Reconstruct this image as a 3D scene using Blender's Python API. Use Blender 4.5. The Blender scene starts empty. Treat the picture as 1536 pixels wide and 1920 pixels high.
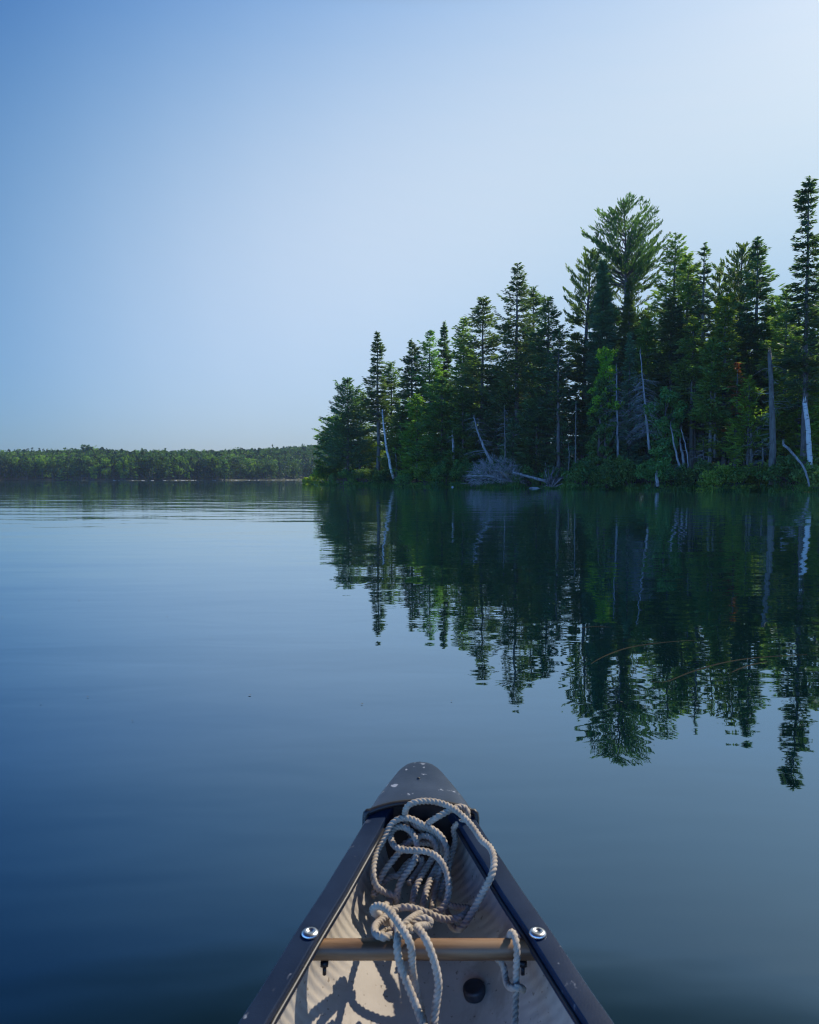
import bpy, math, random
import numpy as np
from mathutils import Vector
R = math.radians
random.seed(7)
scene = bpy.context.scene
COL = scene.collection

# ---------------------------------------------------------------- camera
F, CX, CY, HOR = 1400.0, 768.0, 960.0, 897.0      # focal length, centre, horizon in photo pixels (1536x1920)
CAMZ = 1.0
TH = math.atan((CY - HOR) / F)
cam_d = bpy.data.cameras.new('camera')
cam = bpy.data.objects.new('camera', cam_d); COL.objects.link(cam); scene.camera = cam
cam_d.sensor_fit = 'VERTICAL'; cam_d.sensor_height = 36.0; cam_d.lens = F / 1920 * 36.0
cam.location = (0, 0, CAMZ); cam.rotation_euler = (math.pi/2 - TH, 0, 0)
cam_d.clip_start = 0.05; cam_d.clip_end = 6000
cam_d.dof.use_dof = True; cam_d.dof.focus_distance = 6.0; cam_d.dof.aperture_fstop = 16.0

# ---------------------------------------------------------------- light
SUN_AZ, SUN_EL = R(50), R(46)       # azimuth measured from the view direction to the right
w = bpy.data.worlds.new('World'); scene.world = w; w.use_nodes = True
nt = w.node_tree; bg = nt.nodes['Background']; bg.inputs['Strength'].default_value = 0.125
sky = nt.nodes.new('ShaderNodeTexSky'); sky.sky_type = 'NISHITA'; sky.sun_disc = False
sky.sun_elevation = SUN_EL; sky.sun_rotation = SUN_AZ
sky.air_density = 1.0; sky.dust_density = 0.5; sky.ozone_density = 3.0; sky.altitude = 200
# the plain sky is tinted by height above the horizon and by nearness to the sun's side
K = [[-5.3743, -3.0763, -1.5792], [1.3991, 1.7325, .4218], [-13.1888, -8.0472, -2.5143], [14.9193, 8.0744, 4.5101], [-12.8585, -6.8049, -3.8017], [1.2306, .3838, .0605], [10.4641, 6.0058, 2.7659]]
tc = nt.nodes.new('ShaderNodeTexCoord'); sp = nt.nodes.new('ShaderNodeSeparateXYZ')
nrm = nt.nodes.new('ShaderNodeVectorMath'); nrm.operation = 'NORMALIZE'; nt.links.new(tc.outputs['Generated'], nrm.inputs[0])
nt.links.new(nrm.outputs[0], sp.inputs[0])
def sky_ramp(src, lo, hi, fn, n=9):
    mr = nt.nodes.new('ShaderNodeMapRange'); mr.inputs[1].default_value = lo; mr.inputs[2].default_value = hi; nt.links.new(src, mr.inputs[0])
    r = nt.nodes.new('ShaderNodeValToRGB'); e = r.color_ramp.elements
    while len(e) < n: e.new(.5)
    for i, k in enumerate(e):
        t = i/(n-1); k.position = t; v = lo+(hi-lo)*t; k.color = (*[fn(v, c) for c in range(3)], 1)
    nt.links.new(mr.outputs[0], r.inputs[0]); return r.outputs[0]
r1 = sky_ramp(sp.outputs[2], 0, .9, lambda z, c: math.exp(K[1][c]*min(z, .6)+K[2][c]*min(z, .6)**2-(11, 13, 16.5)[c]*max(0, min(z, .66)-.53)), 32)  # upper sky darkened beyond its natural tone, to dim the near water's reflection
dt = nt.nodes.new('ShaderNodeVectorMath'); dt.operation = 'DOT_PRODUCT'; nt.links.new(nrm.outputs[0], dt.inputs[0])
dt.inputs[1].default_value = (math.sin(R(35))*math.cos(R(20)), math.cos(R(35))*math.cos(R(20)), math.sin(R(20)))
kg = lambda g, c: math.exp(K[0][c]+K[3][c]*g+K[4][c]*g*g+K[5][c]*g**3)
r2 = sky_ramp(dt.outputs['Value'], -.6, 1, lambda g, c: kg(max(g, .42), c)*(1+max(0, .38-g)*5.5), 25)  # sky behind the camera brightened as added fill light for the trees
m1 = nt.nodes.new('ShaderNodeMix'); m1.data_type = 'RGBA'; m1.blend_type = 'MULTIPLY'; m1.inputs[0].default_value = 1
zgm = nt.nodes.new('ShaderNodeMath'); zgm.operation = 'MULTIPLY'; nt.links.new(sp.outputs[2], zgm.inputs[0]); nt.links.new(dt.outputs['Value'], zgm.inputs[1])
r3 = sky_ramp(zgm.outputs[0], 0, .5, lambda v, c: math.exp(K[6][c]*v), 25)
m0 = nt.nodes.new('ShaderNodeMix'); m0.data_type = 'RGBA'; m0.blend_type = 'MULTIPLY'; m0.inputs[0].default_value = 1
nt.links.new(r1, m0.inputs[6]); nt.links.new(r3, m0.inputs[7]); nt.links.new(m0.outputs[2], m1.inputs[6]); nt.links.new(r2, m1.inputs[7])
mul = nt.nodes.new('ShaderNodeMix'); mul.data_type = 'RGBA'; mul.blend_type = 'MULTIPLY'; mul.inputs[0].default_value = 1
nt.links.new(sky.outputs[0], mul.inputs[6]); nt.links.new(m1.outputs[2], mul.inputs[7])
nt.links.new(mul.outputs[2], bg.inputs['Color'])
sd = bpy.data.lights.new('sun', 'SUN'); sd.energy = 5.0; sd.angle = R(0.53); sd.color = (1, .93, .82)
so = bpy.data.objects.new('sun', sd); COL.objects.link(so)
sdir = Vector((math.sin(SUN_AZ)*math.cos(SUN_EL), math.cos(SUN_AZ)*math.cos(SUN_EL), math.sin(SUN_EL)))
so.rotation_euler = sdir.to_track_quat('Z', 'Y').to_euler(); so.location = (20, 20, 40)
scene.view_settings.view_transform = 'Standard'; scene.view_settings.look = 'None'
scene.view_settings.exposure = 0.0; scene.view_settings.gamma = 1
scene.cycles.max_bounces = 8; scene.cycles.transparent_max_bounces = 8
scene.cycles.use_denoising = True; scene.cycles.filter_width = 1.15
scene.cycles.caustics_reflective = False; scene.cycles.caustics_refractive = False

# ---------------------------------------------------------------- pixel helpers (photo pixels -> place)
def ray(px, py):
    x = (px - CX) / F; v = -(py - CY) / F
    return np.array([x, math.cos(TH) + v*math.sin(TH), -math.sin(TH) + v*math.cos(TH)])
def at_z(px, py, z):
    r = ray(px, py); t = (z - CAMZ) / r[2]; return np.array([0, 0, CAMZ]) + r*t
def at_y(px, py, Y):
    r = ray(px, py); t = Y / r[1]; return np.array([0, 0, CAMZ]) + r*t

# ---------------------------------------------------------------- mesh helpers
def link_mesh(name, V, F4=None, F3=None, mats=(), parent=None, smooth=False, mi4=None, mi3=None):
    V = np.asarray(V, dtype=np.float32).reshape(-1, 3)
    F4 = np.zeros((0, 4), int) if F4 is None else np.asarray(F4, int).reshape(-1, 4)
    F3 = np.zeros((0, 3), int) if F3 is None else np.asarray(F3, int).reshape(-1, 3)
    me = bpy.data.meshes.new(name)
    me.vertices.add(len(V)); me.vertices.foreach_set('co', V.ravel())
    nl = F4.size + F3.size
    me.loops.add(nl); me.loops.foreach_set('vertex_index', np.concatenate([F4.ravel(), F3.ravel()]).astype(np.int32))
    me.polygons.add(len(F4) + len(F3))
    st = np.concatenate([np.arange(len(F4))*4, F4.size + np.arange(len(F3))*3]).astype(np.int32)
    me.polygons.foreach_set('loop_start', st)
    if smooth: me.polygons.foreach_set('use_smooth', np.ones(len(F4)+len(F3), bool))
    for m in mats: me.materials.append(m)
    if mi4 is not None or mi3 is not None:
        a = np.zeros(len(F4), int) if mi4 is None else np.asarray(mi4); b = np.zeros(len(F3), int) if mi3 is None else np.asarray(mi3)
        me.polygons.foreach_set('material_index', np.concatenate([a, b]).astype(np.int32))
    me.update(calc_edges=True); me.validate()
    o = bpy.data.objects.new(name, me); COL.objects.link(o)
    if parent is not None: o.parent = parent
    return o
class MB:
    def __init__(s): s.v = []; s.q = []; s.t = []; s.n = 0
    def add(s, V, Q=None, T=None):
        V = np.asarray(V, float).reshape(-1, 3)
        if Q is not None and len(Q): s.q.append(np.asarray(Q, int).reshape(-1, 4) + s.n)
        if T is not None and len(T): s.t.append(np.asarray(T, int).reshape(-1, 3) + s.n)
        s.v.append(V); s.n += len(V)
    def tube(s, P, rad, n=6, cap=True, fn=None):
        P = np.asarray(P, float); m = len(P); rad = np.broadcast_to(np.asarray(rad, float), (m,))
        T = np.gradient(P, axis=0); T /= np.linalg.norm(T, axis=1)[:, None] + 1e-12
        ref = np.array([0, 0, 1.0]) if abs(T[0, 2]) < .9 else np.array([1.0, 0, 0])
        N = np.zeros_like(P); a = np.cross(T[0], ref); a /= np.linalg.norm(a)
        for i in range(m):
            a = a - T[i]*a.dot(T[i]); a /= np.linalg.norm(a) + 1e-12; N[i] = a
        B = np.cross(T, N); ph = np.arange(n)*2*math.pi/n
        rr = rad[:, None]*np.ones(n)[None]
        if fn is not None: rr = fn(rr, ph)
        V = P[:, None] + rr[..., None]*(np.cos(ph)[None, :, None]*N[:, None] + np.sin(ph)[None, :, None]*B[:, None])
        i = np.arange(m-1)[:, None]*n; j = np.arange(n)[None]; k = (j+1) % n
        Q = np.stack([i+j, i+k, i+n+k, i+n+j], -1).reshape(-1, 4)
        V = V.reshape(-1, 3); Tt = []
        if cap:
            V = np.vstack([V, P[:1], P[-1:]]); c0 = m*n; c1 = c0+1
            for q in range(n):
                Tt.append((c0, (q+1) % n, q)); Tt.append((c1, (m-1)*n+q, (m-1)*n+(q+1) % n))
        s.add(V, Q, Tt)
    def build(s, name, mats, parent=None, smooth=False):
        V = np.vstack(s.v) if s.v else np.zeros((0, 3))
        return link_mesh(name, V, np.vstack(s.q) if s.q else None, np.vstack(s.t) if s.t else None, mats if isinstance(mats, (list, tuple)) else [mats], parent, smooth)
def tag(o, label=None, cat=None, group=None, kind=None):
    if label: o['label'] = label
    if cat: o['category'] = cat
    if group: o['group'] = group
    if kind: o['kind'] = kind
    return o
def empty(name, loc=(0, 0, 0)):
    o = bpy.data.objects.new(name, None); COL.objects.link(o); o.location = loc; o.empty_display_size = .2; return o
def catmull(P, step):
    P = np.asarray(P, float); P = np.vstack([2*P[0]-P[1], P, 2*P[-1]-P[-2]]); out = []
    for i in range(1, len(P)-2):
        p0, p1, p2, p3 = P[i-1:i+3]; n = max(2, int(np.linalg.norm(p2-p1)/step)); t = np.linspace(0, 1, n, endpoint=False)[:, None]
        out.append(.5*((2*p1) + (-p0+p2)*t + (2*p0-5*p1+4*p2-p3)*t**2 + (-p0+3*p1-3*p2+p3)*t**3))
    out.append(P[-2][None]); return np.vstack(out)

# ---------------------------------------------------------------- materials
def mat(name):
    m = bpy.data.materials.new(name); m.use_nodes = True
    return m, m.node_tree, m.node_tree.nodes['Principled BSDF']
def noise(nt, scale, detail=4, rough=.55, coord='Object', vscale=None, dist=0):
    tc = nt.nodes.new('ShaderNodeTexCoord'); n = nt.nodes.new('ShaderNodeTexNoise')
    n.inputs['Scale'].default_value = scale; n.inputs['Detail'].default_value = detail; n.inputs['Roughness'].default_value = rough
    n.inputs['Distortion'].default_value = dist
    if vscale:
        mp = nt.nodes.new('ShaderNodeMapping'); mp.inputs['Scale'].default_value = vscale
        nt.links.new(tc.outputs[coord], mp.inputs[0]); nt.links.new(mp.outputs[0], n.inputs['Vector'])
    else: nt.links.new(tc.outputs[coord], n.inputs['Vector'])
    return n.outputs['Fac']
def ramp(nt, src, stops):
    r = nt.nodes.new('ShaderNodeValToRGB'); e = r.color_ramp.elements
    while len(e) < len(stops): e.new(.5)
    for k, (p, c) in zip(e, stops): k.position = p; k.color = (*c, 1) if len(c) == 3 else c
    nt.links.new(src, r.inputs[0]); return r.outputs[0]
def bump(nt, b, src, strength, dist):
    n = nt.nodes.new('ShaderNodeBump'); n.inputs['Strength'].default_value = strength; n.inputs['Distance'].default_value = dist
    nt.links.new(src, n.inputs['Height']); nt.links.new(n.outputs[0], b.inputs['Normal']); return n
def simple(name, c1, c2, scale, rough=.7, lo=.35, hi=.65, bmp=None, vscale=None, metal=0, detail=5, spec=None):
    m, nt, b = mat(name); f = noise(nt, scale, detail, vscale=vscale)
    nt.links.new(ramp(nt, f, [(lo, c1), (hi, c2)]), b.inputs['Base Color'])
    b.inputs['Roughness'].default_value = rough; b.inputs['Metallic'].default_value = metal
    if spec is not None: b.inputs['Specular IOR Level'].default_value = spec
    if bmp: bump(nt, b, f, bmp[0], bmp[1])
    return m
FOL = {}
def foliage(key, c1, c2, trans=.46, scale=.9, tcol=None):
    """leaf colour varies softly from clump to clump, the paler conifer tones include painted sun highlights, leaves let some sun through"""
    if key in FOL: return FOL[key]
    m, nt, b = mat('foliage_' + key)
    f = noise(nt, scale, 3); g = ramp(nt, f, [(.38, c1), (.66, c2)])
    b.inputs['Roughness'].default_value = .55; b.inputs['Specular IOR Level'].default_value = .25
    oi = nt.nodes.new('ShaderNodeObjectInfo'); hs = nt.nodes.new('ShaderNodeHueSaturation')
    mh = nt.nodes.new('ShaderNodeMapRange'); mh.inputs[3].default_value = .475; mh.inputs[4].default_value = .525; nt.links.new(oi.outputs['Random'], mh.inputs[0]); nt.links.new(mh.outputs[0], hs.inputs['Hue'])
    m2_ = nt.nodes.new('ShaderNodeMath'); m2_.operation = 'PINGPONG'; m2_.inputs[1].default_value = .13; nt.links.new(oi.outputs['Random'], m2_.inputs[0])
    m3_ = nt.nodes.new('ShaderNodeMath'); m3_.operation = 'MULTIPLY_ADD'; m3_.inputs[1].default_value = 2.9; m3_.inputs[2].default_value = .8; nt.links.new(m2_.outputs[0], m3_.inputs[0]); nt.links.new(m3_.outputs[0], hs.inputs['Value'])
    nt.links.new(g, hs.inputs['Color']); g = hs.outputs[0]
    nt.links.new(g, b.inputs['Base Color'])
    t = nt.nodes.new('ShaderNodeBsdfTranslucent'); mx = nt.nodes.new('ShaderNodeMixShader'); mx.inputs[0].default_value = trans
    tm = nt.nodes.new('ShaderNodeMix'); tm.data_type = 'RGBA'; tm.blend_type = 'MULTIPLY'; tm.inputs[0].default_value = 1
    tc_ = tcol or (2.2, 2.15, .7); tm.inputs[7].default_value = (*tc_, 1)
    nt.links.new(g, tm.inputs[6]); nt.links.new(tm.outputs[2], t.inputs['Color'])
    out = nt.nodes['Material Output']
    nt.links.new(b.outputs[0], mx.inputs[1]); nt.links.new(t.outputs[0], mx.inputs[2]); nt.links.new(mx.outputs[0], out.inputs[0])
    FOL[key] = m; return m
FM = dict(  # paler conifer tones raised to put sunlit highlights into the leaf colour
    spruce=foliage('spruce', (.052, .108, .066), (.105, .178, .072)),
    blue=foliage('blue', (.072, .17, .125), (.13, .245, .145)),
    green=foliage('green', (.076, .165, .058), (.175, .28, .07)),
    pine=foliage('pine', (.056, .122, .056), (.125, .200, .066)),
    cedar=foliage('cedar', (.082, .175, .042), (.207, .30, .062)),
    aspen=foliage('aspen', (.13, .27, .035), (.30, .44, .045), .5, 1.2),
    leafy=foliage('leafy', (.050, .135, .045), (.135, .250, .060), .38, 1.1, tcol=(1.9, 1.9, .7)),
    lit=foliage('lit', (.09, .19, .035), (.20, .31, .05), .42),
    rust=foliage('rust', (.2, .045, .02), (.38, .09, .04), .35, tcol=(1.3, 1, .8)),
)
BARK = simple('bark', (.05, .045, .045), (.14, .125, .12), 2.2, .9, bmp=(.6, .05), vscale=(4, 4, .8))
BARKL = simple('bark_pale', (.065, .062, .057), (.15, .145, .13), 2.2, .9, bmp=(.5, .03), vscale=(4, 4, .9))
BIRCH = simple('birch_bark', (.12, .11, .10), (.5, .5, .49), 1.6, .7, .36, .46, bmp=(.3, .02), vscale=(1, 1, 4))
DEAD = simple('dead_wood', (.14, .14, .145), (.32, .32, .33), 3, .85, bmp=(.4, .02), vscale=(3, 3, .6))
TWIG = simple('dead_twig', (.13, .14, .15), (.28, .29, .30), 2, .9)

# ---------------------------------------------------------------- setting: lake, land, far hill
def water_mat():
    m, nt, b = mat('water')
    nt.nodes.remove(b); b = nt.nodes.new('ShaderNodeBsdfGlossy'); b.inputs['Roughness'].default_value = .012
    df = nt.nodes.new('ShaderNodeBsdfDiffuse'); df.inputs['Color'].default_value = (.0008, .0045, .005, 1)     # the dark lake body
    ad = nt.nodes.new('ShaderNodeAddShader'); nt.links.new(b.outputs[0], ad.inputs[0]); nt.links.new(df.outputs[0], ad.inputs[1]); nt.links.new(ad.outputs[0], nt.nodes['Material Output'].inputs[0])
    fr = nt.nodes.new('ShaderNodeFresnel'); fr.inputs['IOR'].default_value = 1.333
    nt.links.new(ramp(nt, fr.outputs[0], [(.02, (.045, .08, .10)), (.048, (.085, .125, .155)), (.088, (.135, .205, .27)), (.16, (.225, .315, .41)), (.30, (.39, .49, .575)), (.64, (.76, .82, .85)), (1, (1, 1, 1))]), b.inputs['Color'])
    n1 = noise(nt, 1, 2, .5, vscale=(.22, .55, 1)); n2 = noise(nt, 1, 2, .5, vscale=(1.0, 2.6, 1), dist=.3); n3 = noise(nt, 1, 2, .5, vscale=(.045, .11, 1))
    n4 = noise(nt, 1, 1, .5, vscale=(5, 11, 1))
    def ma(op, a, bb, c=None):
        k = nt.nodes.new('ShaderNodeMath'); k.operation = op
        for i, v in enumerate((a, bb, c)):
            if v is None: continue
            if hasattr(v, 'links'): nt.links.new(v, k.inputs[i])
            else: k.inputs[i].default_value = v
        return k.outputs[0]
    # breeze patches: ripples stronger in some stretches of the lake than in others
    patch = noise(nt, 1, 2, .5, vscale=(.012, .035, 1))
    pr = ma('MULTIPLY_ADD', patch, 2.4, -.6)
    h = ma('MULTIPLY', n1, .019); h = ma('ADD', h, ma('MULTIPLY', ma('MULTIPLY', n2, pr), .0062))
    h = ma('ADD', h, ma('MULTIPLY', n3, .03)); h = ma('ADD', h, ma('MULTIPLY', n4, .00022))
    bn = bump(nt, b, h, 1.0, 1.0); nt.links.new(bn.outputs[0], fr.inputs['Normal'])
    return m
# lake: one sheet to the horizon, finer near the boat
xs = np.array([-1200, -600, -300, -60, 0, 60, 300, 600, 1200.]); ys = np.array([-300, -50, 0, 20, 100, 300, 500, 900.])
gx, gy = np.meshgrid(xs, ys); V = np.stack([gx, gy, 0*gx], -1).reshape(-1, 3)
nx = len(xs); Q = [(j*nx+i, j*nx+i+1, (j+1)*nx+i+1, (j+1)*nx+i) for j in range(len(ys)-1) for i in range(nx-1)]
tag(link_mesh('water', V, Q, mats=[water_mat()]), 'calm dark blue lake water mirroring sky and trees', 'lake', kind='structure')

SH = np.array([(540, 908.0), (575, 908.2), (650, 910.3), (750, 912.2), (900, 914.5), (1050, 916.5), (1250, 918.5), (1400, 920.5), (1536, 922.5), (1900, 926), (2400, 929)])
def shoreD(px):
    py = np.interp(px, SH[:, 0], SH[:, 1]); a = TH + np.arctan((py-CY)/F)
    base = CAMZ/np.tan(a)
    return base + 1.2*np.sin(px*.045) + .7*np.sin(px*.12+1)
def land_z(s, px):
    s = np.asarray(s, float)
    return -.35 + .75*(1-np.exp(-np.clip(s, 0, None)/1.2)) + .05*np.clip(s, 0, 30) + .12*np.sin(px*.06+s*.7)
def backD(px): return np.interp(px, [560, 600, 700, 900, 2400], [1.5, 14, 30, 38, 38])
pxs = np.linspace(566, 2400, 240); ss = np.linspace(0, 1, 26)**1.6; V = []
for s in ss:
    for p in pxs:
        S = s*backD(p); D = shoreD(p)+S
        z = float(land_z(S, p)); b_ = backD(p)
        z = z*min(1, (b_-S)/3.0) - .35*max(0, 1-(b_-S)/3.0)
        z += .08*math.sin(p*.31+S*2.1)*min(1, S/2)
        V.append(((p-CX)/F*D, D, z))
n = len(pxs); Q = [(j*n+i, j*n+i+1, (j+1)*n+i+1, (j+1)*n+i) for j in range(len(ss)-1) for i in range(n-1)]
GROUND = simple('forest_floor', (.028, .024, .016), (.06, .075, .03), .8, .95, bmp=(.6, .1))
tag(link_mesh('ground', V, Q, mats=[GROUND], smooth=True), 'dark forest floor of the wooded point', 'ground', kind='structure')

# far shore
FP = np.array([(-900, 300), (-300, 320), (0, 345), (150, 350), (300, 345), (420, 372), (520, 430), (620, 500), (760, 560), (1100, 600), (1800, 620), (2600, 600)], float)
def farD(px): return np.interp(px, FP[:, 0], FP[:, 1]) + 6*np.sin(px*.021) + 3*np.sin(px*.07)
SKYL = np.array([(-900, 846), (0, 846), (60, 846), (160, 842), (260, 845), (400, 845), (480, 841), (560, 836), (620, 832), (900, 832), (2600, 836)], float)
def far_ground(px, D):
    s = D-farD(px); top = np.interp(px, SKYL[:, 0], SKYL[:, 1])
    crestD = farD(px)+130; zc = CAMZ + (HOR-top)/F*crestD - 11.5
    t = np.clip(s/130, 0, 1); return .4 + (zc-.4)*(t*t*(3-2*t)) - .9*np.exp(-np.clip(s, 0, None)/1.5)
pf = np.linspace(-900, 2600, 160); sf = np.array([0, 1, 2.5, 5, 10, 20, 35, 50, 70, 90, 110, 130, 160, 220]); V = []
for s in sf:
    for p in pf:
        D = farD(p)+s; V.append(((p-CX)/F*D, D, far_ground(p, D) if s < 200 else -1))
n = len(pf); Q = [(j*n+i, j*n+i+1, (j+1)*n+i+1, (j+1)*n+i) for j in range(len(sf)-1) for i in range(n-1)]
tag(link_mesh('hills', V, Q, mats=[GROUND], smooth=True), 'low wooded hill along the far shore', 'hill', kind='structure')

# ---------------------------------------------------------------- foliage makers
def kites(rng, C, D, L, W, up=None):
    """flat kite-shaped sprays: centre C, direction D, length L, width W"""
    n = len(C); D = D/(np.linalg.norm(D, axis=1)[:, None]+1e-9)
    r = rng.normal(size=(n, 3)) if up is None else up + rng.normal(size=(n, 3))*.45
    S = np.cross(D, r); S /= np.linalg.norm(S, axis=1)[:, None]+1e-9
    L = L[:, None]; W = W[:, None]
    a = C - D*L*.5; b = C + S*W*.5 + D*L*.05; c = C + D*L*.5; d = C - S*W*.5 + D*L*.05
    V = np.stack([a, b, c, d], 1).reshape(-1, 3); Q = np.arange(4*n).reshape(-1, 4); return V, Q
PROFILES = dict(
    cone=lambda t: (1-t)**.68*.99+.03, spire=lambda t: np.where(t > .8, .12+.45*(1-t)/.2*.6, .39+.61*((.8-t)/.8)**.7),
    club=lambda t: np.where(t > .86, .45*np.sin(np.clip((1-t)/.14, 0, 1)*1.9)+.05, .34+.66*((.86-t)/.86)**.8),
    dome=lambda t: np.sqrt(np.clip(1-np.abs(t-.32)**2.2/.68**2.2, 0, 1))*.96+.04,
    loose=lambda t: .03+1.1*(1-t)**.56, column=lambda t: (1-t**3)*.9+.1)
def conifer(name, base, H, Rm, seed, prof='cone', c0=.12, fm='spruce', dens=1.0, rise=.15, droop=.35, gap=.38, tip=.25,
            tw=(.4, .8), wid=.125, irr=.35, inner=.15, bark=None, lean=(0, 0), bare=0, trunk_r=None, upt=0.25, hang=0.0, skip=.12, bpw=7.5, sprd=1.0, tpow=.93):
    rng = np.random.default_rng(seed); root = empty(name, base)
    trunk_r = trunk_r or (.012*H+.05)
    k = np.linspace(0, 1, 14); wob = np.cumsum(rng.normal(size=(14, 2))*.012*H/8, axis=0)
    ax = np.stack([lean[0]*k*H+wob[:, 0], lean[1]*k*H+wob[:, 1], k*H-.3], 1)
    mb = MB(); mb.tube(ax, trunk_r*(1-k)**.8+.012, 7)
    axf = lambda zz: np.stack([np.interp(zz, ax[:, 2], ax[:, i]) for i in range(2)] + [zz], -1)
    z0 = c0*H; nb = int((H-z0)/gap*bpw*(.7+.3*dens)); t = rng.random(nb)**tpow
    z = z0+t*(H-z0)*.985; z = np.round(z/gap)*gap*.78 + z*.22
    t = np.clip((z-z0)/(H-z0), 0, .995)
    az = rng.random(nb)*2*math.pi; lob = 1.25+.16*np.sin(az*2+rng.random()*6+z*.4)+.13*np.sin(az*3+z*1.1)
    wh = 1+.2*np.sin(z/gap*1.3+rng.random()*6)*(irr > .2)
    L = Rm*PROFILES[prof](t)*(1-irr+irr*1.15*rng.random(nb))*lob*wh; L = np.clip(L, tip*.7, None)
    keep = rng.random(nb) > skip; z, t, az, L = z[keep], t[keep], az[keep], L[keep]; nb = len(z)
    rs = rise + .45*np.clip(t-.62, 0, 1)/.38 + rng.normal(size=nb)*.1
    dr = droop*(1-.7*t)
    L = np.minimum(L, np.maximum(.18, (H-.15-z)/np.maximum(rs*.85, .25)))
    A = axf(z); out = np.stack([np.cos(az), np.sin(az), 0*az], -1)
    def pos(i, s): return A[i] + out[i]*(L[i]*s)[:, None]*np.sqrt(1-np.clip(rs[i]*.5, -.6, .6)**2)[:, None] + np.array([0, 0, 1.])*(L[i]*(rs[i]*s - dr[i]*s*(1-.55*s*s)*1.0 + upt*dr[i]*s**3))[:, None]
    # limbs
    sv = np.array([0, .35, .7, 1.0])
    big = np.where(L > .9)[0]
    P = np.stack([pos(big, np.full(len(big), s)) for s in sv], 1)
    for q in range(len(big)):
        mb.tube(P[q], [.006+.011*L[big[q]], .008+.007*L[big[q]], .012, .006], 3, cap=False)
    for _ in range(int(bare)):                       # dead stubs below the living crown
        zz = z0*rng.uniform(.3, 1.15); a = rng.random()*6.28; l = rng.uniform(.4, 1.5)*Rm*.5; A0 = axf(np.array([zz]))[0]
        mb.tube([A0, A0+np.array([math.cos(a)*l*.6, math.sin(a)*l*.6, l*.02]), A0+np.array([math.cos(a+.2)*l, math.sin(a+.2)*l, -l*.2])], [.022, .015, .006], 3, cap=False)
    mb.build('trunk', bark or BARK, root, True)
    # sprays
    cnt = np.maximum(6, (L*24*dens).astype(int)); I = np.repeat(np.arange(nb), cnt)
    s = inner + (1.04-inner)*rng.random(len(I))**.8
    C = pos(I, s); side = np.stack([-np.sin(az[I]), np.cos(az[I]), 0*I], -1); sg = rng.choice([-1, 1], len(I))
    spread = (1-.72*s)*L[I]*.42*np.abs(rng.normal(size=len(I)))*.9*sprd + .04
    C = C + side*(sg*spread)[:, None] + np.array([0, 0, 1.])*(-.25*spread*(droop) + rng.normal(size=len(I))*.07)[:, None]
    d = out[I]*(.7+.3*s)[:, None] + side*(sg*rng.uniform(.2, 1.0, len(I)))[:, None] + np.array([0, 0, 1.])*(.25*rs[I]-hang+rng.normal(size=len(I))*.25)[:, None]
    l = rng.uniform(*tw, len(I))*(1-.3*t[I]); wd = wid*rng.uniform(.7, 1.4, len(I))
    upn = np.tile(np.array([0, 0, 1.]), (len(I), 1))*.7
    V, Q = kites(rng, C, d, l, wd, upn)
    # leader
    nl = 26; zl = H-.3-rng.random(nl)**1.4*H*.05; al = rng.random(nl)*6.28
    Cl = axf(zl)+np.stack([np.cos(al), np.sin(al), 0*al], -1)*(.05+.25*(H-.3-zl))[:, None]*.5
    Vl, Ql = kites(rng, Cl, np.stack([np.cos(al)*.5, np.sin(al)*.5, .9+0*al], -1), np.full(nl, .34), np.full(nl, .1))
    cb = MB(); cb.add(V, Q); cb.add(Vl, Ql)
    cb.build('crown', FM[fm], root)
    return root
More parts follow.
